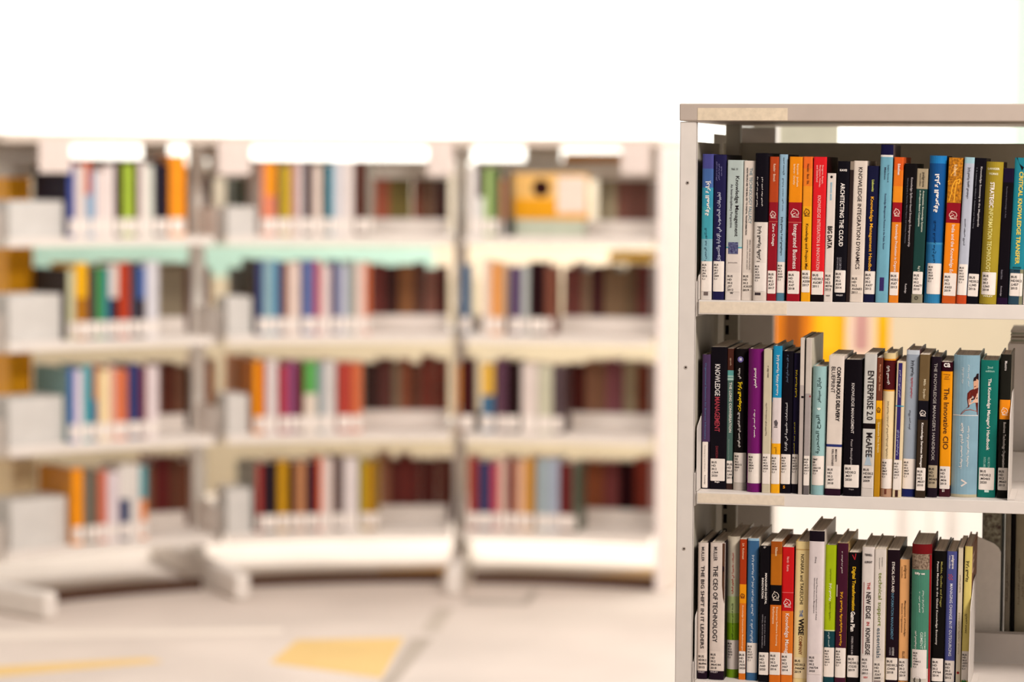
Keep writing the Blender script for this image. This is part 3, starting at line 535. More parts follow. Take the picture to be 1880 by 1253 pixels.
B(2,'T2',(344,436,328,326,412,1268),'s','black book with golden title','black book with golden title and red triangle','#171014',
  None,(1062,1218,'BUS|HD30.2|.O235|2019',None,(.04,.96)),[('e','Digital Transformation',430,742,.42,.36,'#e0b01c',.02),('e',"O'BRIEN, XIAO & MA",925,1056,.4,.2,'#b4acac'),('e','Game Plan',748,890,.42,.36,W1,.02)],[('line',[(.3,345),(.5,380),(.58,335)],'#a8242c',.0014)])
B(2,'T2',(440,526,290,422,511,1280),'h','grey-white edge book','grey-white book with condensed black capitals, small red words','#dcd2cc',
  None,(1066,1190,'BUS|HD|30.2|.O34|2011','#dcd2cc'),[('e','NEW EDGE',610,800,.56,.38,'#241a1c',.01),('h','TERRELL',345,16,.5,.62,'#3a3030',.02),('h','ALBRIGHT',396,16,.5,.62,'#3a3030',.02),('e','THE',540,592,.56,.24,'#b02a2c',.01),('e','IN',822,848,.56,.24,'#b02a2c',.01),('e','KNOWLEDGE',866,1056,.56,.38,'#241a1c',.01),('h','NEW',1218,14,.45,.34,'#c03c3c',.01)],[('rect',540,1050,.16,.2,'#8c2428')],side='#b0a89c',depth=.18)
B(2,'T2',(528,603,305,512,592,1285),'s','white lower-case book','white book with olive and grey lower-case title','#ddd2c8',
  None,(1100,1222,'BUS|HD|30.2|.S267|2009','#ddd2c8'),[('e','technical support',472,852,.48,.42,'#6f7c22'),('e','Companion',362,428,.66,.12,'#3c3c34'),('e','essentials',866,1080,.48,.36,'#4c5c68'),('e','about guidelines',366,446,.42,.1,'#3c3c34')],[('rect',1240,1280,.1,.7,'#8c7c78')],side='#a8946c',depth=.18)
B(2,'T2',(605,694,310,593,688,1270),'s','plum black ethics book','plum black book with white and blue-grey capitals','#26141f',
  None,(1078,1236,'BUS|HD30.2|.O445|2018',None,(.03,.97)),[('e','ETHICAL DATA AND',395,612,.5,.22,W1,.005),('e','INFORMATION MANAGEMENT',618,948,.48,.22,'#5c86a0'),('e','KATHERINE',1004,1062,.6,.16,'#d0c8c8'),('e','O\'KEEFE',1004,1060,.36,.16,'#8c848c')],depth=.18)
B(2,'T2',(708,772,378,694,764,1270),'s','peach book','short peach book with slim dark title','#e4a76c',
  None,(1080,1236,'BUS|HD|30.2|.O63|2019',None,(.02,.98)),[('e','Management of Knowledge-',670,926,.58,.22,'#4c3424'),('e','palgrave',420,512,.56,.34,'#6c4c28'),('e','Intensive Organizations',690,896,.28,.2,'#4c3424'),('e','macmillan',430,510,.24,.14,'#6c4c28'),('e','ELLIS',1030,1078,.5,.24,'#4c3424')],[('pic',1238,1270,.02,.98,'#5c3c20','#c88c50')],side='#2c1820')
B(2,'X4',(316,478,170,302,456,1295),'r','thick green and red book','thickest green hardback with a dark red top','#46826c',
  [(170,245,'#8c0a14'),(245,368,'#5c4c40'),(368,1145,'#46826c'),(1145,1295,'#ccc4b8')],(995,1225,'BUS|HD|30.2|.O8412|2016|C.1','#e2d8d2',(.07,.82)),
  [('h','Effy oz',400,22,.42,.52,W1,.03),('a','ترجمة د. إبراهيم السيد',530,706,.6,.12,'#dce4dc',.01),('a','د. عامر العتوم',540,702,.42,.1,'#dce4dc',.01),('a','نظم المعلومات',850,992,.25,.14,W1,.015),('e','GEMENT',857,990,.55,.14,'#c8d8cc'),('e','ION SYSTEMS',857,990,.72,.09,'#c8d8cc')],
  [('pic',246,367,.02,.88,'#4c3428','#a4907c'),('poly',[(.90,250),(.995,250),(.995,1280),(.90,1280)],'#8c1018'),('disc',1238,.36,.0062,'#3c3430'),('disc',1238,.36,.0040,'#a49c90')],side='#6c1c20',depth=.18)
B(2,'X4',(488,590,222,466,562,1292),'h','black patent book','black book with olive and white serif-like lines','#14100f',
  None,(1065,1245,'BUS|HD|30.2|.P3764|2014',None,(.03,.95)),[('e','Patent Markets in the Global Knowledge Economy',305,958,.36,.2,'#dcd4cc'),('e','Madiès, Guellec and Prager',305,662,.66,.2,'#a49a50')],side='#3c2c2c',depth=.18)
B(2,'X4',(592,674,225,567,647,1292),'h','periwinkle blue book','periwinkle blue book with white title and red chequered emblem','#4c508c',
  None,(1082,1250,'BUS|HD|30.2|.P599|2012',None,(.02,.98)),[('e','MANAGING CHANGE IN IT OUTSOURCING',478,1046,.52,.28,'#dcdce8'),('e','palgrave',255,362,.6,.3,W1,.01),('e','macmillan',258,360,.32,.2,'#c4c4d8')],
  [('rect',404+12*(i//2), 414+12*(i//2), .2+.22*(i % 2)+.11*((i//2) % 2), .31+.22*(i % 2)+.11*((i//2) % 2), '#a4485c') for i in range(8)],side='#2c1c34',depth=.17)
B(2,'T3',(348,390,300,326,360,1288),'s','thin buff book','thin buff book with faint brown Arabic lettering and red dot','#d6c8b0',
  None,None,[('a','لجمعية السعودية',490,612,.5,.34,'#5c4438'),('a','إدارة الأفراد والموارد البشرية',755,1050,.45,.3,'#5c4438')],[('disc',1182,.45,.0022,'#9c2420')])
yel = B(2,'T3',(396,443,285,363,416,1292),'h','butter yellow book','butter yellow Arabic book with a brown cover facing right','#dcc872',
  None,(1030,1238,'BUS|HD|30.2|.Q29|2011|C.1',None,(.02,.98)),[('a','إدارة المعرفة',385,536,.42,.5,'#2c2418',.02),('a','نارمين محمد',765,906,.42,.34,'#4c4028',.01)],[('disc',1248,.4,.004,'#3c7c3c')],side='#7c4620',depth=.19)
# a small printed crest on the brown cover at the right end of the lower shelf
def side_panel(s, ya, yb, za, zb, c, x=.0004):
    q = MB(); q.box((s.w, ya, za*s.h), (s.w + x, yb, zb*s.h), mat(c, .5, .04, 40)); return q.build('cover_panel', s.root)
side_panel(yel, .02, .075, .80, .93, '#c8a890')
side_panel(yel, .03, .065, .82, .865, '#5c3014', .0006); side_panel(yel, .03, .065, .885, .905, '#5c3014', .0006)

# ---- bookends
def bookend(row, u, flip, label, h=.15, dpt=.16, d0=.03, lean=0):
    r = tag(empty('bookend', world(u, d0, e + LIP[row][0] + .0004), (0, lean, -TH)), label, 'bookend', 'pale metal bookends on the near bookcase')
    q = MB(); n = 6; c = .022
    prof = [(0, 0), (0, h*.62)] + [(c*.5*(1 - math.cos(math.pi/2*i/n)) + 0, h*.62 + (c*1.0)*math.sin(math.pi/2*i/n)) for i in range(1, n + 1)]
    prof = [(0, 0), (0, h*.78), (.006, h*.82), (dpt*.45, h*.99), (dpt*.55, h), (dpt*.9, h), (dpt, h*.93), (dpt, 0)]
    q.prism(prof, 0, .0012, STEEL, 'x'); q.build('upright_plate', r)
    q = MB()
    if not flip: q.box((.0014, .01, 0), (.012, dpt - .01, .0009), STEEL)
    else: q.box((-.012, .01, 0), (-.0002, dpt - .01, .0009), STEEL)
    q.build('foot_plate', r)
bookend(0, .0328, True, 'thin bookend edge left of the violet and teal book, top shelf', .05, .14, .004)
bookend(1, .0328, True, 'pale bookend edge left of the slim violet book, middle shelf', .135, .16, .004)
bookend(2, .0328, True, 'pale bookend edge left of the first white book, lower shelf', .135, .16, .004)
pu, ps, ph = lastb[1]; bookend(1, pu + .001, False, 'pale metal bookend right of the orange-banded black book, middle shelf', .175, .17, .012, math.atan(ps))
pu, ps, ph = lastb[2]; bookend(2, pu + .001, False, 'pale metal bookend against the brown cover, right end of lower shelf', .175, .18, .010, math.atan(ps))

# ---- things on the far side of the near bookcase
def rear_book(x0, x1, ytop, row, d, color, label, depth=.17, bands=None, side=None, page=None, thick=None):
    zs = e + LIP[row][0] + .0002
    u0, _, z1 = on_d(x0, ytop, d); u1, _, _ = on_d(x1, ytop, d)
    h = min(z1 - zs, .30)
    s = Book('book', world(u0, d, zs), (0, 0, -TH), u1 - u0, h, depth, 'h', bands or [(0, h, color)], side=side)
    tag(s.root, label, 'book', 'books on the far side of the near bookcase')
    return s
s = rear_book(1804, 1840, 930, 2, RD + .022, '#6c6a5c', 'mottled grey-green book seen through the lower shelf gap at right', .2)
s.rect('cover_picture', .002, s.w - .002, .004, s.h - .004, mat('#4c3a34', .5, .05, 120, c2='#a8a690'), .0004)
s = rear_book(1847, 1857, 930, 2, RD + .022, '#8c8474', 'narrow grey book just left of the grey-beige journal, lower shelf gap')
s.text('faded_lettering', 'دراسات في المعرفة', 'a', s.h*.62, s.h*.38, s.w*.5, s.w*.6, '#5c4c44')
s = rear_book(1858.5, 1865, 930, 2, RD + .022, '#140c0e', 'black strip painted as the dark gap left of the grey-beige journal')  # black block fills a gap, its darkness is put into the colour
s = rear_book(1866, 1900, 930, 2, RD + .022, '#a49a82', 'grey-beige journal with faint writing, right edge of lower shelf gap')
s.text('faded_lettering', 'مجلة العلوم الاقتصادية', 'a', s.h*.66, s.h*.36, s.w*.22, s.w*.14, '#5c5040')
s.text('faded_lettering', 'جامعة الأعمال', 'a', s.h*.56, s.h*.4, s.w*.42, s.w*.14, '#5c5040')
# white bookend in front of the mottled book
u0, _, z1 = on_d(1805, 995, RD + .016)
u1, _, _ = on_d(1838, 995, RD + .016)
zs = e + LIP[2][0]
r = tag(empty('bookend', world(u0, RD + .016, zs + .0002), (0, 0, -TH)), 'white bookend plate in front of the mottled grey-green book', 'bookend')
q = MB(); ww = u1 - u0; hh = z1 - zs
q.prism([(-.02, 0), (ww, 0), (ww, hh - .018), (ww - .004, hh - .010), (ww - .012, hh - .003), (-.02, hh + .013)], 0, .0012, mat('#f6efe6', .5, .02), 'y'); q.build('upright_plate', r)
q = MB(); q.box((-.02, .0012, 0), (ww, .004, .001), STEEL); q.build('foot_plate', r)
# striped papers held on the far side of the middle shelf
zs = e + LIP[1][0]
u0, _, z1 = on_d(1851, 606, RD + .03)
r = tag(empty('magazine_stack', world(u0, RD + .03, zs + .0002), (0, 0, -TH)), 'pale striped magazine stack seen right of the middle shelf books', 'magazines')
q = MB(); hh = z1 - zs
q.box((0, 0, 0), (.09, .2, .24), mat('#f4ece6', .6, .03, 20)); q.build('magazine_box', r, bev=.002)
q = MB()
for k in range(7):
    z = .2405 + k*(hh - .242)/7
    q.box((.004 + .002*(k % 2), .003, z), (.088, .19, z + (hh - .242)/7 - .0006), mat(['#d8cfc0', '#aeb09c', '#e4dccf', '#9c8c7c'][k % 4], .6, .05))
q.build('magazines', r)
# grey notice stand in the aisle behind the near bookcase
YN = 5.75
x0 = on_y(1384, 240, YN).x; x1 = on_y(1539, 240, YN).x; xw = on_y(1424, 240, YN).x; xv = on_y(1432, 240, YN).x
r = tag(empty('notice_stand', (x0, YN, 0)), 'grey blank notice stand glimpsed in the gap under the top cap', 'stand')
q = MB(); q.box((0, 0, e - .30), (x1 - x0, .02, e + .10), mat('#cfcdb8', .6, .03, 20)); q.build('board_panel', r)
q = MB(); q.box((xw - x0, -.006, e - .29), (xv - x0, 0, e + .098), mat('#fffdf6', .4, 0)); q.build('white_strip', r)
q = MB(); q.box((.02, .004, .02), (.05, .02, e - .30), GREY); q.build('pole', r)
q = MB(); q.box((-.06, -.12, 0), (.14, .16, .02), GREY); q.build('base_plate', r)
# ---------------------------------------------------------------- the room
WALL = mat('#f4f3ee', .8, .01, 3)
def struct(name, boxes, m, bev=0):
    q = MB()
    for a, b in boxes: q.box(a, b, m)
    o = q.build(name, bev=bev); o['kind'] = 'structure'; return o
FLOORM = mat('#cfc0b4', .6, .05, 2.5)
struct('floor', [((-5, -3, -.1), (6, 13.2, 0))], FLOORM)
struct('wall_back', [((-5, 13.0, 0), (6, 13.2, 3.4))], WALL)
struct('wall_left', [((-5.1, -3, 0), (-5, 13.2, 3.4))], WALL)
struct('wall_right', [((2.37, 9.5, 0), (2.5, 13.0, 3.4))], mat('#9fb0a4', .8, .01, 3))
def inlay(n, pts, c):
    P = [on_z(x, y, .0) for x, y in pts]
    m = MB(); k = len(P)
    m.add([(p.x, p.y, .0008) for p in P] + [(p.x, p.y, 0) for p in P], [tuple(range(k))] + [(i, (i+1) % k, k + (i+1) % k, k + i) for i in range(k)], mat(c, .55, .04, 3))
    o = m.build('trim_%d' % n); o['kind'] = 'structure'
inlay(1, [(495, 1218), (545, 1176), (742, 1172), (700, 1246)][::-1], '#dcb878')
inlay(2, [(756, 1173), (796, 1173), (722, 1262), (694, 1262)][::-1], '#b0a294')
inlay(8, [(800, 1118), (832, 1118), (808, 1160), (772, 1160)][::-1], '#bcaea0')
inlay(3, [(-60, 1228), (270, 1209), (300, 1216), (-60, 1248)][::-1], '#dcb878')
inlay(4, [(700, 1047), (830, 1040), (830, 1058), (660, 1062)][::-1], '#cf9a3c')
inlay(5, [(1130, 1050), (1200, 1042), (1200, 1062), (1000, 1066)][::-1], '#dcb070')
inlay(6, [(850, 1108), (970, 1112), (990, 1085), (975, 1085), (960, 1105), (850, 1100)][::-1], '#a89c90')
inlay(7, [(-60, 1160), (520, 1155), (520, 1162), (-60, 1176)][::-1], '#e2d4c6')

# ---------------------------------------------------------------- the curved run of bookcases
CX, CY, RF = -.22, 7.17, 1.85
BZ = [EYE - .233, EYE - .560, EYE - .887, EYE - 1.214]
CAPT2, CAPB2 = EYE + .094, EYE + .066
DP = .27
def arc(phi, r, z=0): return Vector((CX - r*math.sin(phi), CY + r*math.cos(phi), z))
def phi_of(x, r=RF, z=.9):
    lo, hi = -.75, 1.2
    for _ in range(40):
        m = (lo + hi)/2
        if px(arc(m, r, z))[0] > x: lo = m
        else: hi = m
    return lo
posts = [phi_of(4), phi_of(405), phi_of(840), phi_of(1208)]
CREAM = mat('#e0d6cd', .45, .02, 25)
CAPM = mat('#d0c0b2', .45, .02, 25)
def arcslab(m, a0, a1, r0, r1, z0, z1, mt, n=10):
    vs = []; fs = []
    for i in range(n + 1):
        a = a0 + (a1 - a0)*i/n
        vs += [arc(a, r0, z0), arc(a, r1, z0), arc(a, r1, z1), arc(a, r0, z1)]
    for i in range(n):
        o = 4*i
        for j in range(4): fs.append((o + j, o + (j+1) % 4, o + 4 + (j+1) % 4, o + 4 + j))
    fs += [(0, 3, 2, 1), (4*n, 4*n+1, 4*n+2, 4*n+3)]
    m.add(vs, fs, mt)
def radial(m, a, r0, r1, t0, t1, z0, z1, mt):   # a block along the radius, t across it
    d = Vector((-math.sin(a), math.cos(a), 0)); t = Vector((math.cos(a), math.sin(a), 0)); c = Vector((CX, CY, 0))
    vs = [c + d*r + t*s_ + Vector((0, 0, z)) for z in (z0, z1) for r, s_ in ((r0, t0), (r1, t0), (r1, t1), (r0, t1))]
    m.add(vs, [(0,1,2,3),(4,7,6,5),(0,4,5,1),(1,5,6,2),(2,6,7,3),(3,7,4,0)], mt)
names = [('left', posts[0], posts[1]), ('middle', posts[1], posts[2]), ('right', posts[2], posts[3])]
G2 = mat('#e4ddd3', .5, .03, 30)
for k, (nm, a0, a1) in enumerate(names):
    g = .004
    c = tag(empty('curved_bookcase', (0, 0, 0)), {'left': 'blurred cream bookcase bay at the far left of the curved run', 'middle': 'blurred cream bookcase bay in the middle of the curved run', 'right': 'blurred cream bookcase bay at the right of the curved run, with a display book'}[nm], 'bookcase', 'curved bookcases in the background')
    m = MB(); arcslab(m, a0 - g, a1 + g, RF, RF + 2*DP, CAPB2, CAPT2, CAPM); m.build('top_cap', c)
    for i, z in enumerate(BZ):
        m = MB(); arcslab(m, a0 - .012, a1 + .012, RF, RF + .005, z - .028, z, CREAM); arcslab(m, a0 - .012, a1 + .012, RF + .005, RF + 2*DP - .005, z - .004, z - .0005, CREAM)
        arcslab(m, a0 - .012, a1 + .012, RF + 2*DP - .005, RF + 2*DP, z - .028, z, CREAM)
        sh = m.build('shelf', c)
        m = MB(); arcslab(m, a0 - .02, a1 + .02, RF + DP - .01, RF + DP - .006, z, z + .052, CREAM); m.build('rear_stop', sh)
    m = MB(); arcslab(m, a0 - .02, a1 + .02, RF + DP - .004, RF + DP + .002, EYE - .045, EYE + .016, G2); m.build('back_rail', c)
    m = MB(); arcslab(m, a0 - .03, a1 + (.03 if k < 2 else .01), RF + .03, RF + .045, 0, .036, mat('#4a2f22', .7, .05, 20)); m.build('floor_shadow_strip', c)  # dark strip stands for the shadow on the floor under the bay
    for x0, x1 in [[(-40, 128), (262, 308), (354, 420)], [(300, 461), (787, 860)], [(780, 866), (965, 1030), (1148, 1230)]][k]:
        p0, p1 = phi_of(x0, RF + DP, EYE), phi_of(x1, RF + DP, EYE)
        p0, p1 = min(p0, a0 - .011), max(p1, a1 + .011)
        m = MB(); arcslab(m, p0, p1, RF + DP - .004, RF + DP + .002, EYE + .0165, CAPB2 - .001, G2, 4); m.build('gap_cover', c)
    ends = [a0] if k < 2 else [a0]
    for a in ends:
        m = MB(); radial(m, a, RF + DP - .025, RF + DP + .025, -.022, .022, .0, CAPB2 - .001, G2); m.build('upright', c)
        for i, z in enumerate(BZ):
            for s_ in (-.0105, .0085):
                m = MB(); radial(m, a, RF + .002, RF + DP - .027, s_, s_ + .002, z - .028, z + .09, CREAM); m.build('bracket', c)
        m = MB(); radial(m, a, RF - .24, RF + 2*DP + .24, -.026, .026, .0, .085, CREAM); m.build('foot', c, bev=.012)
    if k == 2:
        m = MB(); radial(m, a1 - .006, RF - .004, RF + 2*DP + .004, -.014, .014, 0, CAPB2 - .001, mat('#efe2dc', .5, .02, 20)); m.build('end_panel', c, bev=.003)

# paper guides hanging below the cap, one at the start of each bay
for i, (x0, x1, yb) in enumerate([(72, 130, 318), (400, 460, 320), (785, 832, 320), (1140, 1194, 315)]):
    p0, p1 = phi_of(x0, RF - .006, 1.4), phi_of(x1, RF - .006, 1.4)
    Zd = 5000/554.0
    z1 = EYE + .078; z0 = EYE - (yb - 302)/554.0
    m = MB(); arcslab(m, p0, p1, RF - .006, RF - .002, z0, z1, mat('#d9c9c0', .6, .04, 40), 3)
    o = m.build('paper_sign'); tag(o, ['blurred blank paper guide hanging at the left end of the top shelf', 'blurred blank paper guide between the left and middle bays', 'blurred blank paper guide at the right end of the middle bay', 'blurred blank paper guide at the right end of the curved run'][i], 'sign', 'paper guides on the curved bookcases')

def cname(c):
    import colorsys
    r, g, b = [int(c[i:i+2], 16)/255 for i in (1, 3, 5)]
    h, l, s = colorsys.rgb_to_hls(r, g, b); h *= 360
    if s < .16: return 'off-white' if l > .72 else 'grey' if l > .35 else 'charcoal'
    if l > .76: return 'cream'
    if l < .24: return {0: 'dark brown', 1: 'dark green', 2: 'navy', 3: 'dark purple'}[0 if h < 60 or h > 340 else 1 if h < 170 else 2 if h < 255 else 3]
    if h < 15 or h > 345: return 'dark red' if l < .36 else 'red'
    if h < 42: return 'orange' if s > .6 and l > .4 else 'brown' if l < .5 else 'tan'
    if h < 68: return 'yellow' if s > .5 else 'olive'
    if h < 160: return 'green'
    if h < 200: return 'teal'
    if h < 255: return 'blue' if l < .6 else 'pale blue'
    return 'purple' if h < 310 else 'pink'
rnd = random.Random(4)
nth = ['first', 'second', 'third', 'fourth', 'fifth', 'sixth', 'seventh', 'eighth', 'ninth', 'tenth', 'eleventh', 'twelfth', 'thirteenth', 'fourteenth', 'fifteenth', 'sixteenth', 'seventeenth', 'eighteenth', 'nineteenth']
snm = ['top', 'second', 'third', 'bottom']
def bg_row(bay, row, off, data, rear, first_side=None):
    used = None; z = BZ[row] + .0004; labs = []
    items = [(a, b, c, 0) for a, b, *c in data]
    for i, (a, b, cs, _) in enumerate(items):
        c = cs[0]; xa, xb = off + a/2.984, off + b/2.984
        r = RF + .012 + rnd.random()*.004
        p0, p1 = phi_of(xa, r, z + .1), phi_of(xb, r, z + .1)
        if used is not None: p0 = min(p0, used - .0003)
        wd = max(.006, (p0 - p1)*r*.985); used = p0 - wd/r - .0002
        h = (.225 + rnd.random()*.022) if len(cs) < 3 else cs[2]
        d = .15 + rnd.random()*.02
        if i == 0 and first_side: d = .225
        bands = [(0, h, c)]
        if len(cs) > 1 and cs[1]: bands = [(0, h*.55, c), (h*.55, h, cs[1])]
        s = Book('shelved_book', arc(p0, r, z), (0, 0, p0 - wd/r/2), wd, h, d, 'h' if wd > .016 else 's', bands, seg=4, side=(first_side if i == 0 and first_side else None))
        s.rect('call_label', wd*.06, wd*.94, .010, .058, STICK, .0005)
        tag(s.root, f'blurred {cname(c)} book, {nth[i]} from left, {snm[row]} shelf, {bay} far bay', 'book', f'books on the {snm[row]} shelf of the {bay} far bay')
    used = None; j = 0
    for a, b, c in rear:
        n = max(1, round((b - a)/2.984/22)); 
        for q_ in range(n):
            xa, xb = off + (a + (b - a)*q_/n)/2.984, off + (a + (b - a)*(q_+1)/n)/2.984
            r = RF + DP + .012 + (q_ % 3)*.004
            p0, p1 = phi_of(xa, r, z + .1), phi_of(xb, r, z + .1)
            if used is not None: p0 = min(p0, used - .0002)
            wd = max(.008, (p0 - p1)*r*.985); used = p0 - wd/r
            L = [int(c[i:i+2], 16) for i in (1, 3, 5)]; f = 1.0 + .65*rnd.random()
            c3 = '#%02x%02x%02x' % tuple(int(min(255, v*f)) for v in L)  # the shade of the back row is put into these dark covers
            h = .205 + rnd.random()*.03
            s = Book('shaded_volume', arc(p0, r, z), (0, 0, p0 - wd/r/2), wd, h, .16, 'h', [(0, h, c3)], seg=4)
            tag(s.root, f'blurred shade-dark volume, {nth[j]} from left in back row, {snm[row]} shelf, {bay} far bay', 'book', f'shade-dark volumes at the back of the {snm[row]} shelf, {bay} far bay'); j += 1
A1 = [
 [(378,412,'#3f4f96'),(412,470,'#d8c8c0'),(470,500,'#8fa8c0','#c8552a'),(500,527,'#8fa8c0',None,.21),(527,580,'#e0cfc8',None,.21),(580,628,'#e3d5d0'),(632,672,'#40201c'),(672,735,'#9db43c'),(735,760,'#4a1a1c'),(760,800,'#dfd0c8'),(800,842,'#d8d8cc'),(845,890,'#35303c'),(890,926,'#2c1c2c'),(930,1018,'#f0921c',None,.262)],
 [(375,412,'#c8c4a0'),(420,480,'#a86c10','#e8ac10'),(480,528,'#4a3838'),(530,578,'#3f8a50'),(580,600,'#3878a0'),(600,650,'#3c2c38','#d8ccc0'),(650,712,'#b03a1c'),(715,758,'#40404c'),(760,800,'#3a2830','#3c5ca0'),(800,870,'#d0ccd0')],
 [(378,413,'#4068a8'),(415,455,'#e0d0d8'),(455,510,'#4898a0'),(512,538,'#483878','#b05020'),(540,603,'#e8d0a0'),(605,632,'#e0b0a0'),(632,700,'#d07048'),(705,768,'#303868'),(770,803,'#702830'),(805,870,'#dccccc')],
 [(400,456,'#f09410'),(465,500,'#787064'),(502,540,'#605848'),(540,588,'#c86a50'),(590,655,'#d8c8cc'),(660,713,'#303c60','#e0d8d0'),(715,768,'#d8d0c8'),(770,806,'#e08850','#4a98a0')]]
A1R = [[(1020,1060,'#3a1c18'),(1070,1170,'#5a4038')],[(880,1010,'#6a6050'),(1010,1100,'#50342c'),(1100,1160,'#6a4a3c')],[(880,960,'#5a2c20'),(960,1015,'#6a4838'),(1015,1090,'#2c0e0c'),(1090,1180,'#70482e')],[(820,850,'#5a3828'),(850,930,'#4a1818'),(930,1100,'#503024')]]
A2 = [
 [(238,262,'#d88060'),(262,320,'#d88060','#ec940c'),(322,345,'#484038'),(345,400,'#c0a020'),(405,440,'#b88880'),(440,468,'#d8ccc8'),(470,518,'#402430'),(520,570,'#d8c4b8'),(572,603,'#3a4844'),(605,632,'#2888a0'),(632,688,'#ccc8cc'),(690,745,'#dccfc8'),(755,812,'#602818'),(815,850,'#8a8478')],
 [(215,248,'#303c70'),(250,308,'#88a8b0'),(310,343,'#3878a0'),(345,382,'#70301c'),(385,450,'#dcc4b8'),(462,530,'#5c6898'),(532,563,'#b84858'),(565,620,'#d8c4c0'),(625,663,'#343868'),(665,708,'#b8b8c8'),(710,753,'#909890'),(755,808,'#dcc0b4'),(810,835,'#c86030')],
 [(200,240,'#f09410'),(241,264,'#a03010'),(265,325,'#d8ccc8'),(335,383,'#a83848'),(385,428,'#884870'),(430,473,'#6c1c18'),(475,543,'#d8c8b8','#58a050'),(545,578,'#88989c'),(580,645,'#ccc4c0'),(655,733,'#a83c30'),(735,790,'#c86840')],
 [(215,243,'#a83830'),(245,328,'#302028'),(330,383,'#c08c10'),(385,423,'#381418'),(425,483,'#b07850'),(485,543,'#401430'),(545,568,'#d86030'),(570,630,'#d8c4bc'),(635,688,'#584440'),(690,770,'#d8ccc8'),(780,808,'#a09020'),(810,843,'#c08810'),(845,885,'#806018')]]
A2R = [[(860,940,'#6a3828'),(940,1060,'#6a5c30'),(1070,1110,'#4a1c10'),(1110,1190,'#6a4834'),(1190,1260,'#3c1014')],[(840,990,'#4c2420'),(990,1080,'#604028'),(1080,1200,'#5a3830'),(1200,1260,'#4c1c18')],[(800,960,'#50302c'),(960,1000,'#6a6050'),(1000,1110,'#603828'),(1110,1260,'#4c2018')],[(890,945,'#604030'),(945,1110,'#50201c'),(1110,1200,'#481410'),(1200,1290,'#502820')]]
A3 = [
 [(120,168,'#dcd4d0'),(170,208,'#d0d0c8','#40342c'),(210,243,'#a8c078'),(245,283,'#5c7040')],
 [(80,130,'#385878'),(200,243,'#e0c8b8'),(245,278,'#e08c20'),(280,318,'#d8a070'),(345,408,'#50385c'),(410,450,'#b0b4b0'),(455,538,'#2c1014'),(540,580,'#7c4838')],
 [(56,77,'#c8803c'),(79,153,'#481418'),(190,258,'#3c6484','#d8a840'),(270,328,'#583848'),(330,398,'#281014'),(410,498,'#d8c8c0'),(500,578,'#c0bca4'),(580,638,'#504044')],
 [(115,168,'#903020'),(170,243,'#383458'),(245,283,'#b84050'),(285,328,'#d0b0a0'),(330,378,'#702c28'),(380,428,'#d8a888'),(430,478,'#c08830'),(490,558,'#98a4a8'),(560,613,'#a0a8b8'),(615,688,'#742020'),(690,712,'#586050')]]
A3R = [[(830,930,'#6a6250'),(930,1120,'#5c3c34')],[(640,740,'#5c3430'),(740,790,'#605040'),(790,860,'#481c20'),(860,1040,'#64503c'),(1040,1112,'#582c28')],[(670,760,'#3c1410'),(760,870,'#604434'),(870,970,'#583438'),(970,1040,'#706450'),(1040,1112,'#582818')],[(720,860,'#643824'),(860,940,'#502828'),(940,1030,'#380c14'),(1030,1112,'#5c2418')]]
sides = ['#2a1a34', '#382420', '#6c8c88', '#c07a10']
for r_ in range(4):
    bg_row('left', r_, 0, A1[r_], A1R[r_], sides[r_])
    bg_row('middle', r_, 400, A2[r_], A2R[r_], ['#d8ccc4', '#3c1810', '#c06800', '#8a8478'][r_])
    bg_row('right', r_, 820, A3[r_], A3R[r_])
# bookends and orange books at the left ends
def file_box(x0, x1, row, h, label):
    ra = RF + .045
    p0, p1 = phi_of(x0, ra, BZ[row] + .05), phi_of(x1, ra, BZ[row] + .05)
    c = tag(empty('shelf_box', arc(p0, ra, BZ[row] + .0004), (0, 0, (p0 + p1)/2)), label, 'box', 'pale boxes at the left ends of the curved shelves')
    w_ = (p0 - p1)*ra; t = .003; BX = mat('#cbc6c0', .55, .03, 20)
    q = MB(); q.box((0, 0, 0), (w_, .13, t), BX); q.box((0, 0, t), (w_, t, h), BX); q.box((0, .13 - t, t), (w_, .13, h), BX); q.box((0, t, t), (t, .13 - t, h), BX); q.box((w_ - t, t, t), (w_, .13 - t, h), BX); q.build('body', c)
    q = MB(); q.box((t, t, h - .012), (w_ - t, .13 - t, h - .006), BX); q.build('lid', c)
for r_ in range(4):
    file_box([16, 16, 16, 20][r_], [116, 112, 116, 122][r_], r_, [.115, .148, .15, .155][r_], f'blurred pale box at the left end of the {snm[r_]} shelf, left far bay')
    file_box([416, 416, 416, 416][r_], [470, 462, 456, 462][r_], r_, [.095, .125, .13, .145][r_], f'blurred pale box at the left end of the {snm[r_]} shelf, middle far bay')
def back_block(x0, x1, ytop, row, color, label, name='upright_volume', d=.02, wdpt=.03, ybot=None):
    r = RF + DP + d; z = BZ[row] + .0004
    p0, p1 = phi_of(x0, r, z + .1), phi_of(x1, r, z + .1)
    h = .22 if ytop is None else ytop
    s = Book(name, arc(p0, r, z), (0, 0, (p0 + p1)/2), (p0 - p1)*r, h, .16, 'h', [(0, h, color)], seg=4)
    tag(s.root, label, 'book')
for r_, (x0, x1, c_, h_) in enumerate([(16, 57, '#ffb428', .20), (16, 62, '#ffb420', .29), (18, 60, '#ffb420', .27), (24, 68, '#f4dcb0', .25)]):
    back_block(x0, x1, h_, r_, c_, f'blurred {"cream" if r_ == 3 else "orange"} volume at the far left end of the {snm[r_]} far shelf')
back_block(66, 118, .205, 1, '#40261e', 'blurred dark brown volume beside the orange one, second far shelf')
back_block(433, 458, .2, 0, '#4c5444', 'blurred dark green volume behind the paper guide, middle far bay')
back_block(432, 468, .24, 2, '#c06c08', 'blurred orange-brown volume at the left of the middle bay, third shelf')
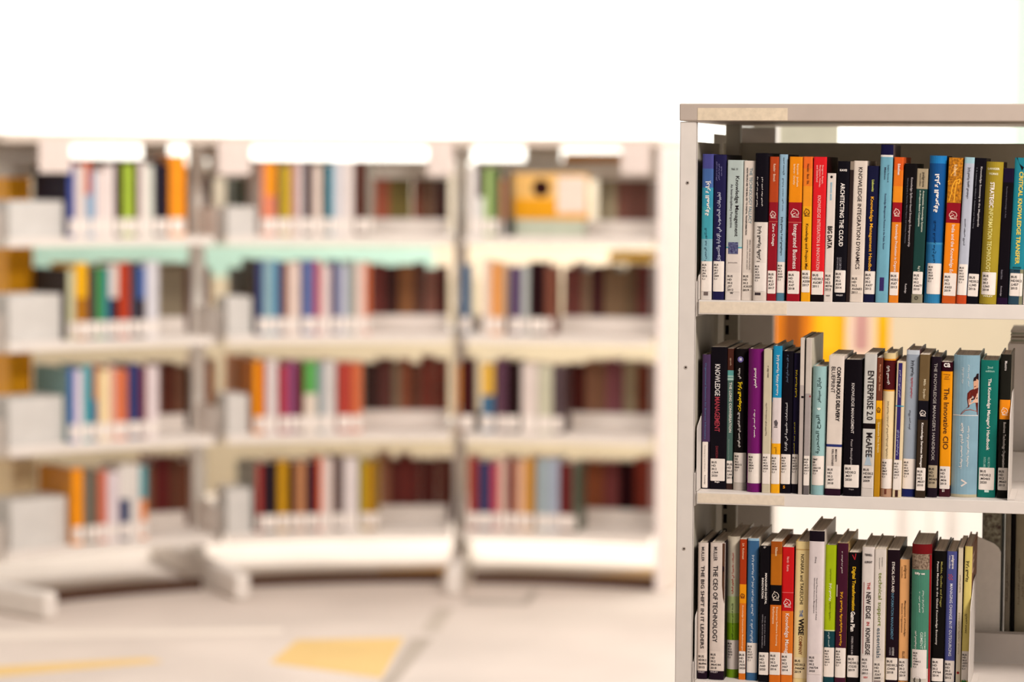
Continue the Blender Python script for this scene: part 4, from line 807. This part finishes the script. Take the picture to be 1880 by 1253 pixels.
back_block(438, 472, .21, 1, '#40200f', 'blurred dark brown volume at the left of the middle bay, second shelf')
back_block(452, 470, .0 or .2, 3, '#7c7c6c', 'blurred grey volume at the left of the middle bay, bottom shelf')
# face-out book with the dark disc, top shelf of the right bay
z = BZ[0] + .0004; rr = RF + .10
p0, p1 = phi_of(942, rr, z), phi_of(1080, rr, z)
r = tag(empty('display_book', arc(p0, rr, z), (0, 0, (p0 + p1)/2)), 'blurred face-out orange book with a dark disc, top shelf of right far bay', 'book')
wd = (p0 - p1)*rr; z0 = EYE - (398 - 302)/545 - z; z1 = EYE - (315 - 302)/545 - z
q = MB(); q.box((0, 0, z0), (wd, .003, z1), mat('#e4b468', .5, .05, 20)); q.build('cover', r)
q = MB(); q.box((.002, .003, z0 + .003), (wd - .002, .018, z1 - .003), PAPER); q.build('page_block', r)
q = MB(); q.box((0, -.0006, z0), (wd, 0, z0 + (z1 - z0)*.45), mat('#e09a10', .5, .05, 20)); q.build('cover_band', r)
q = MB(); n = 24; q.prism([(wd*.37 + .030*math.cos(2*math.pi*i/n), z0 + (z1 - z0)*.68 + .030*math.sin(2*math.pi*i/n)) for i in range(n)], -.0014, -.0007, mat('#2a0c08', .5, .04), 'y'); q.build('printed_disc', r)
q = MB(); q.box((wd*.58, -.0013, z0 + .02), (wd*.97, -.0007, z1 - .01), mat('#e4cfc0', .5, .05, 20)); q.build('printed_panel', r)
q = MB(); q.box((.01, -.012, 0), (wd - .01, .03, z0 - .0004), mat('#b4b8a4', .5, .04, 20)); q.build('book_stand', r)
s = Book('shelved_book', arc(phi_of(929, RF + .014, z), RF + .014, z), (0, 0, phi_of(935)), .012, .215, .15, 's', [(0, .06, '#3c4440'), (.06, .215, '#50443c')], seg=4)
tag(s.root, 'blurred dark thin book standing left of the face-out orange book', 'book')
s = Book('shelved_book', arc(phi_of(919, RF + .03, z), RF + .03, z), (0, 0, phi_of(925)), .014, .19, .12, 's', [(0, .05, '#d8ccc4'), (.05, .19, '#d4926c')], seg=4)
tag(s.root, 'blurred salmon book just right of the green book, top shelf right bay', 'book')
# yellow books lying on the back rows of the right bay
def flat_book(x0, x1, row, zoff, color, label, d=.02, th=.034):
    r = RF + DP + d; z = BZ[row]
    p0, p1 = phi_of(x0, r, z + .2), phi_of(x1, r, z + .2)
    b = tag(empty('flat_book', arc(p0, r, z + zoff), (0, 0, (p0 + p1)/2)), label, 'book')
    wd = (p0 - p1)*r; cm = mat(color, .5, .05, 30)
    q = MB(); q.box((0, 0, 0), (wd, .15, .002), cm); q.box((0, 0, th - .002), (wd, .15, th), cm); q.box((0, 0, .002), (wd, .002, th - .002), cm); q.build('cover', b)
    q = MB(); q.box((.003, .002, .0022), (wd - .003, .146, th - .0022), PAPER); q.build('page_block', b)
flat_book(1118, 1198, 1, .2365, '#ffc818', 'blurred yellow book lying on the dark volumes, second shelf, right bay')
flat_book(930, 1020, 2, .2385, '#7c3c10', 'blurred brown book lying across the back, third shelf, right bay', .0, .02) if False else None

flat_book(1034, 1142, 0, .2488, '#d8921c', 'blurred orange book lying in the gap under the cap, right far bay', .012, .03)
# ---------------------------------------------------------------- beyond the near bookcase
def flatbox(name, x0, x1, y0, y1, Y, T, c, label, cat, parts=None):
    a = on_y(x0, y0, Y); b = on_y(x1, y1, Y)
    return a, b
BEI = mat('#d0c4aa', .7, .02, 6)
a = on_y(1416, 600, 8.6); b = on_y(2060, 600, 8.6)
r = tag(empty('partition', (a.x, 8.6, 0)), 'low beige partition glimpsed above the middle shelf books', 'partition')
q = MB(); q.box((0, 0, 0), (b.x - a.x, .08, 1.30), BEI); q.build('partition_panel', r)
q = MB(); q.box((-.004, -.006, 1.30), (b.x - a.x + .004, .086, 1.32), CREAM); q.build('top_rail', r)
a = on_y(1424, 900, 8.1); b = on_y(1990, 900, 8.1); zt = on_y(1500, 860, 8.1).z
r = tag(empty('low_cabinet', (a.x, 8.1, 0)), 'bright white low cabinet glimpsed between middle and lower shelves', 'cabinet')
WHT = mat('#fbf6ee', .5, .01, 10); L = b.x - a.x
q = MB(); q.box((0, .012, .06), (L, .42, zt), WHT); q.build('body', r)
q = MB(); q.box((-.01, 0, zt), (L + .01, .43, zt + .02), WHT); q.build('top', r, bev=.003)
for i in range(2):
    q = MB(); q.box((L*i/2 + .004, 0, .07), (L*(i+1)/2 - .004, .012, zt - .004), WHT); dr = q.build('door', r, bev=.002)
    q = MB(); q.box((L*i/2 + (.4 if i == 0 else .06)*L, -.02, zt*.6), (L*i/2 + (.4 if i == 0 else .06)*L + .012, 0, zt*.6 + .12), STEEL); q.build('handle', dr)
q = MB(); q.box((.02, .04, 0), (L - .02, .4, .06), G2); q.build('plinth', r)
for x0, x1, c1, c2, lab, c3 in ((1421, 1490, '#c86e06', '#8c4a10', 'blurred deep orange book standing face-out on the low cabinet', '#d87c0a'),
                        (1491, 1553, '#f0a808', '#f4b81c', 'blurred golden yellow book standing face-out on the low cabinet', '#f0a808'),
                        (1554, 1609, '#e6cdb8', '#c09088', 'blurred pink-white book standing face-out on the low cabinet', '#e8d0a8'),
                        (1610, 1634, '#f4ac0c', '#f4ac0c', 'blurred narrow yellow book at the right of the face-out row', '#f4ac0c')):
    p = on_y(x0, 575, 8.2); p2 = on_y(x1, 575, 8.2); wd = p2.x - p.x; zb = zt + .0205; hh = p.z + .05 - zb
    r = tag(empty('picture_book', (p.x + .0005, 8.2, zb)), lab, 'book', 'face-out books on the low cabinet')
    q = MB(); q.box((0, 0, 0), (wd - .001, .003, hh), mat(c1, .5, .06, 9, c2=c3)); q.box((0, .02, 0), (wd - .001, .023, hh), mat(c1, .5, .06, 9)); q.box((0, .003, 0), (.003, .02, hh), mat(c1, .5, .06, 9)); q.build('cover', r)
    q = MB(); q.box((.0035, .0032, .002), (wd - .004, .0198, hh - .002), PAPER); q.build('page_block', r)
    q = MB(); q.box((wd*.25, -.0006, hh*.66), (wd*.75, 0, hh*.95), mat(c2, .5, .05, 20)); q.build('printed_panel', r)

# low screen standing behind the curved run
r = tag(empty('screen', (-2.6, 11.3, 0)), 'low tan and mint screen standing behind the curved bookcases', 'screen')
q = MB(); q.box((0, 0, .02), (3.30, .06, .93), mat('#c0b196', .7, .03, 6)); q.build('lower_panel', r)
q = MB(); q.box((0, 0, .93), (2.28, .06, 1.06), mat('#a9c8b8', .6, .03, 6)); q.build('mint_panel', r)
q = MB(); q.box((2.28, 0, .93), (3.30, .06, 1.06), mat('#d8c6ac', .6, .03, 6)); q.build('cream_panel', r)
q = MB(); q.box((0, 0, 1.06), (3.30, .06, 1.40), mat('#b8ac98', .7, .03, 6)); q.build('upper_panel', r)
for i in range(3):
    q = MB(); q.box((.1 + 1.5*i, -.12, 0), (.15 + 1.5*i, .18, .02), STEEL); q.build('foot', r)
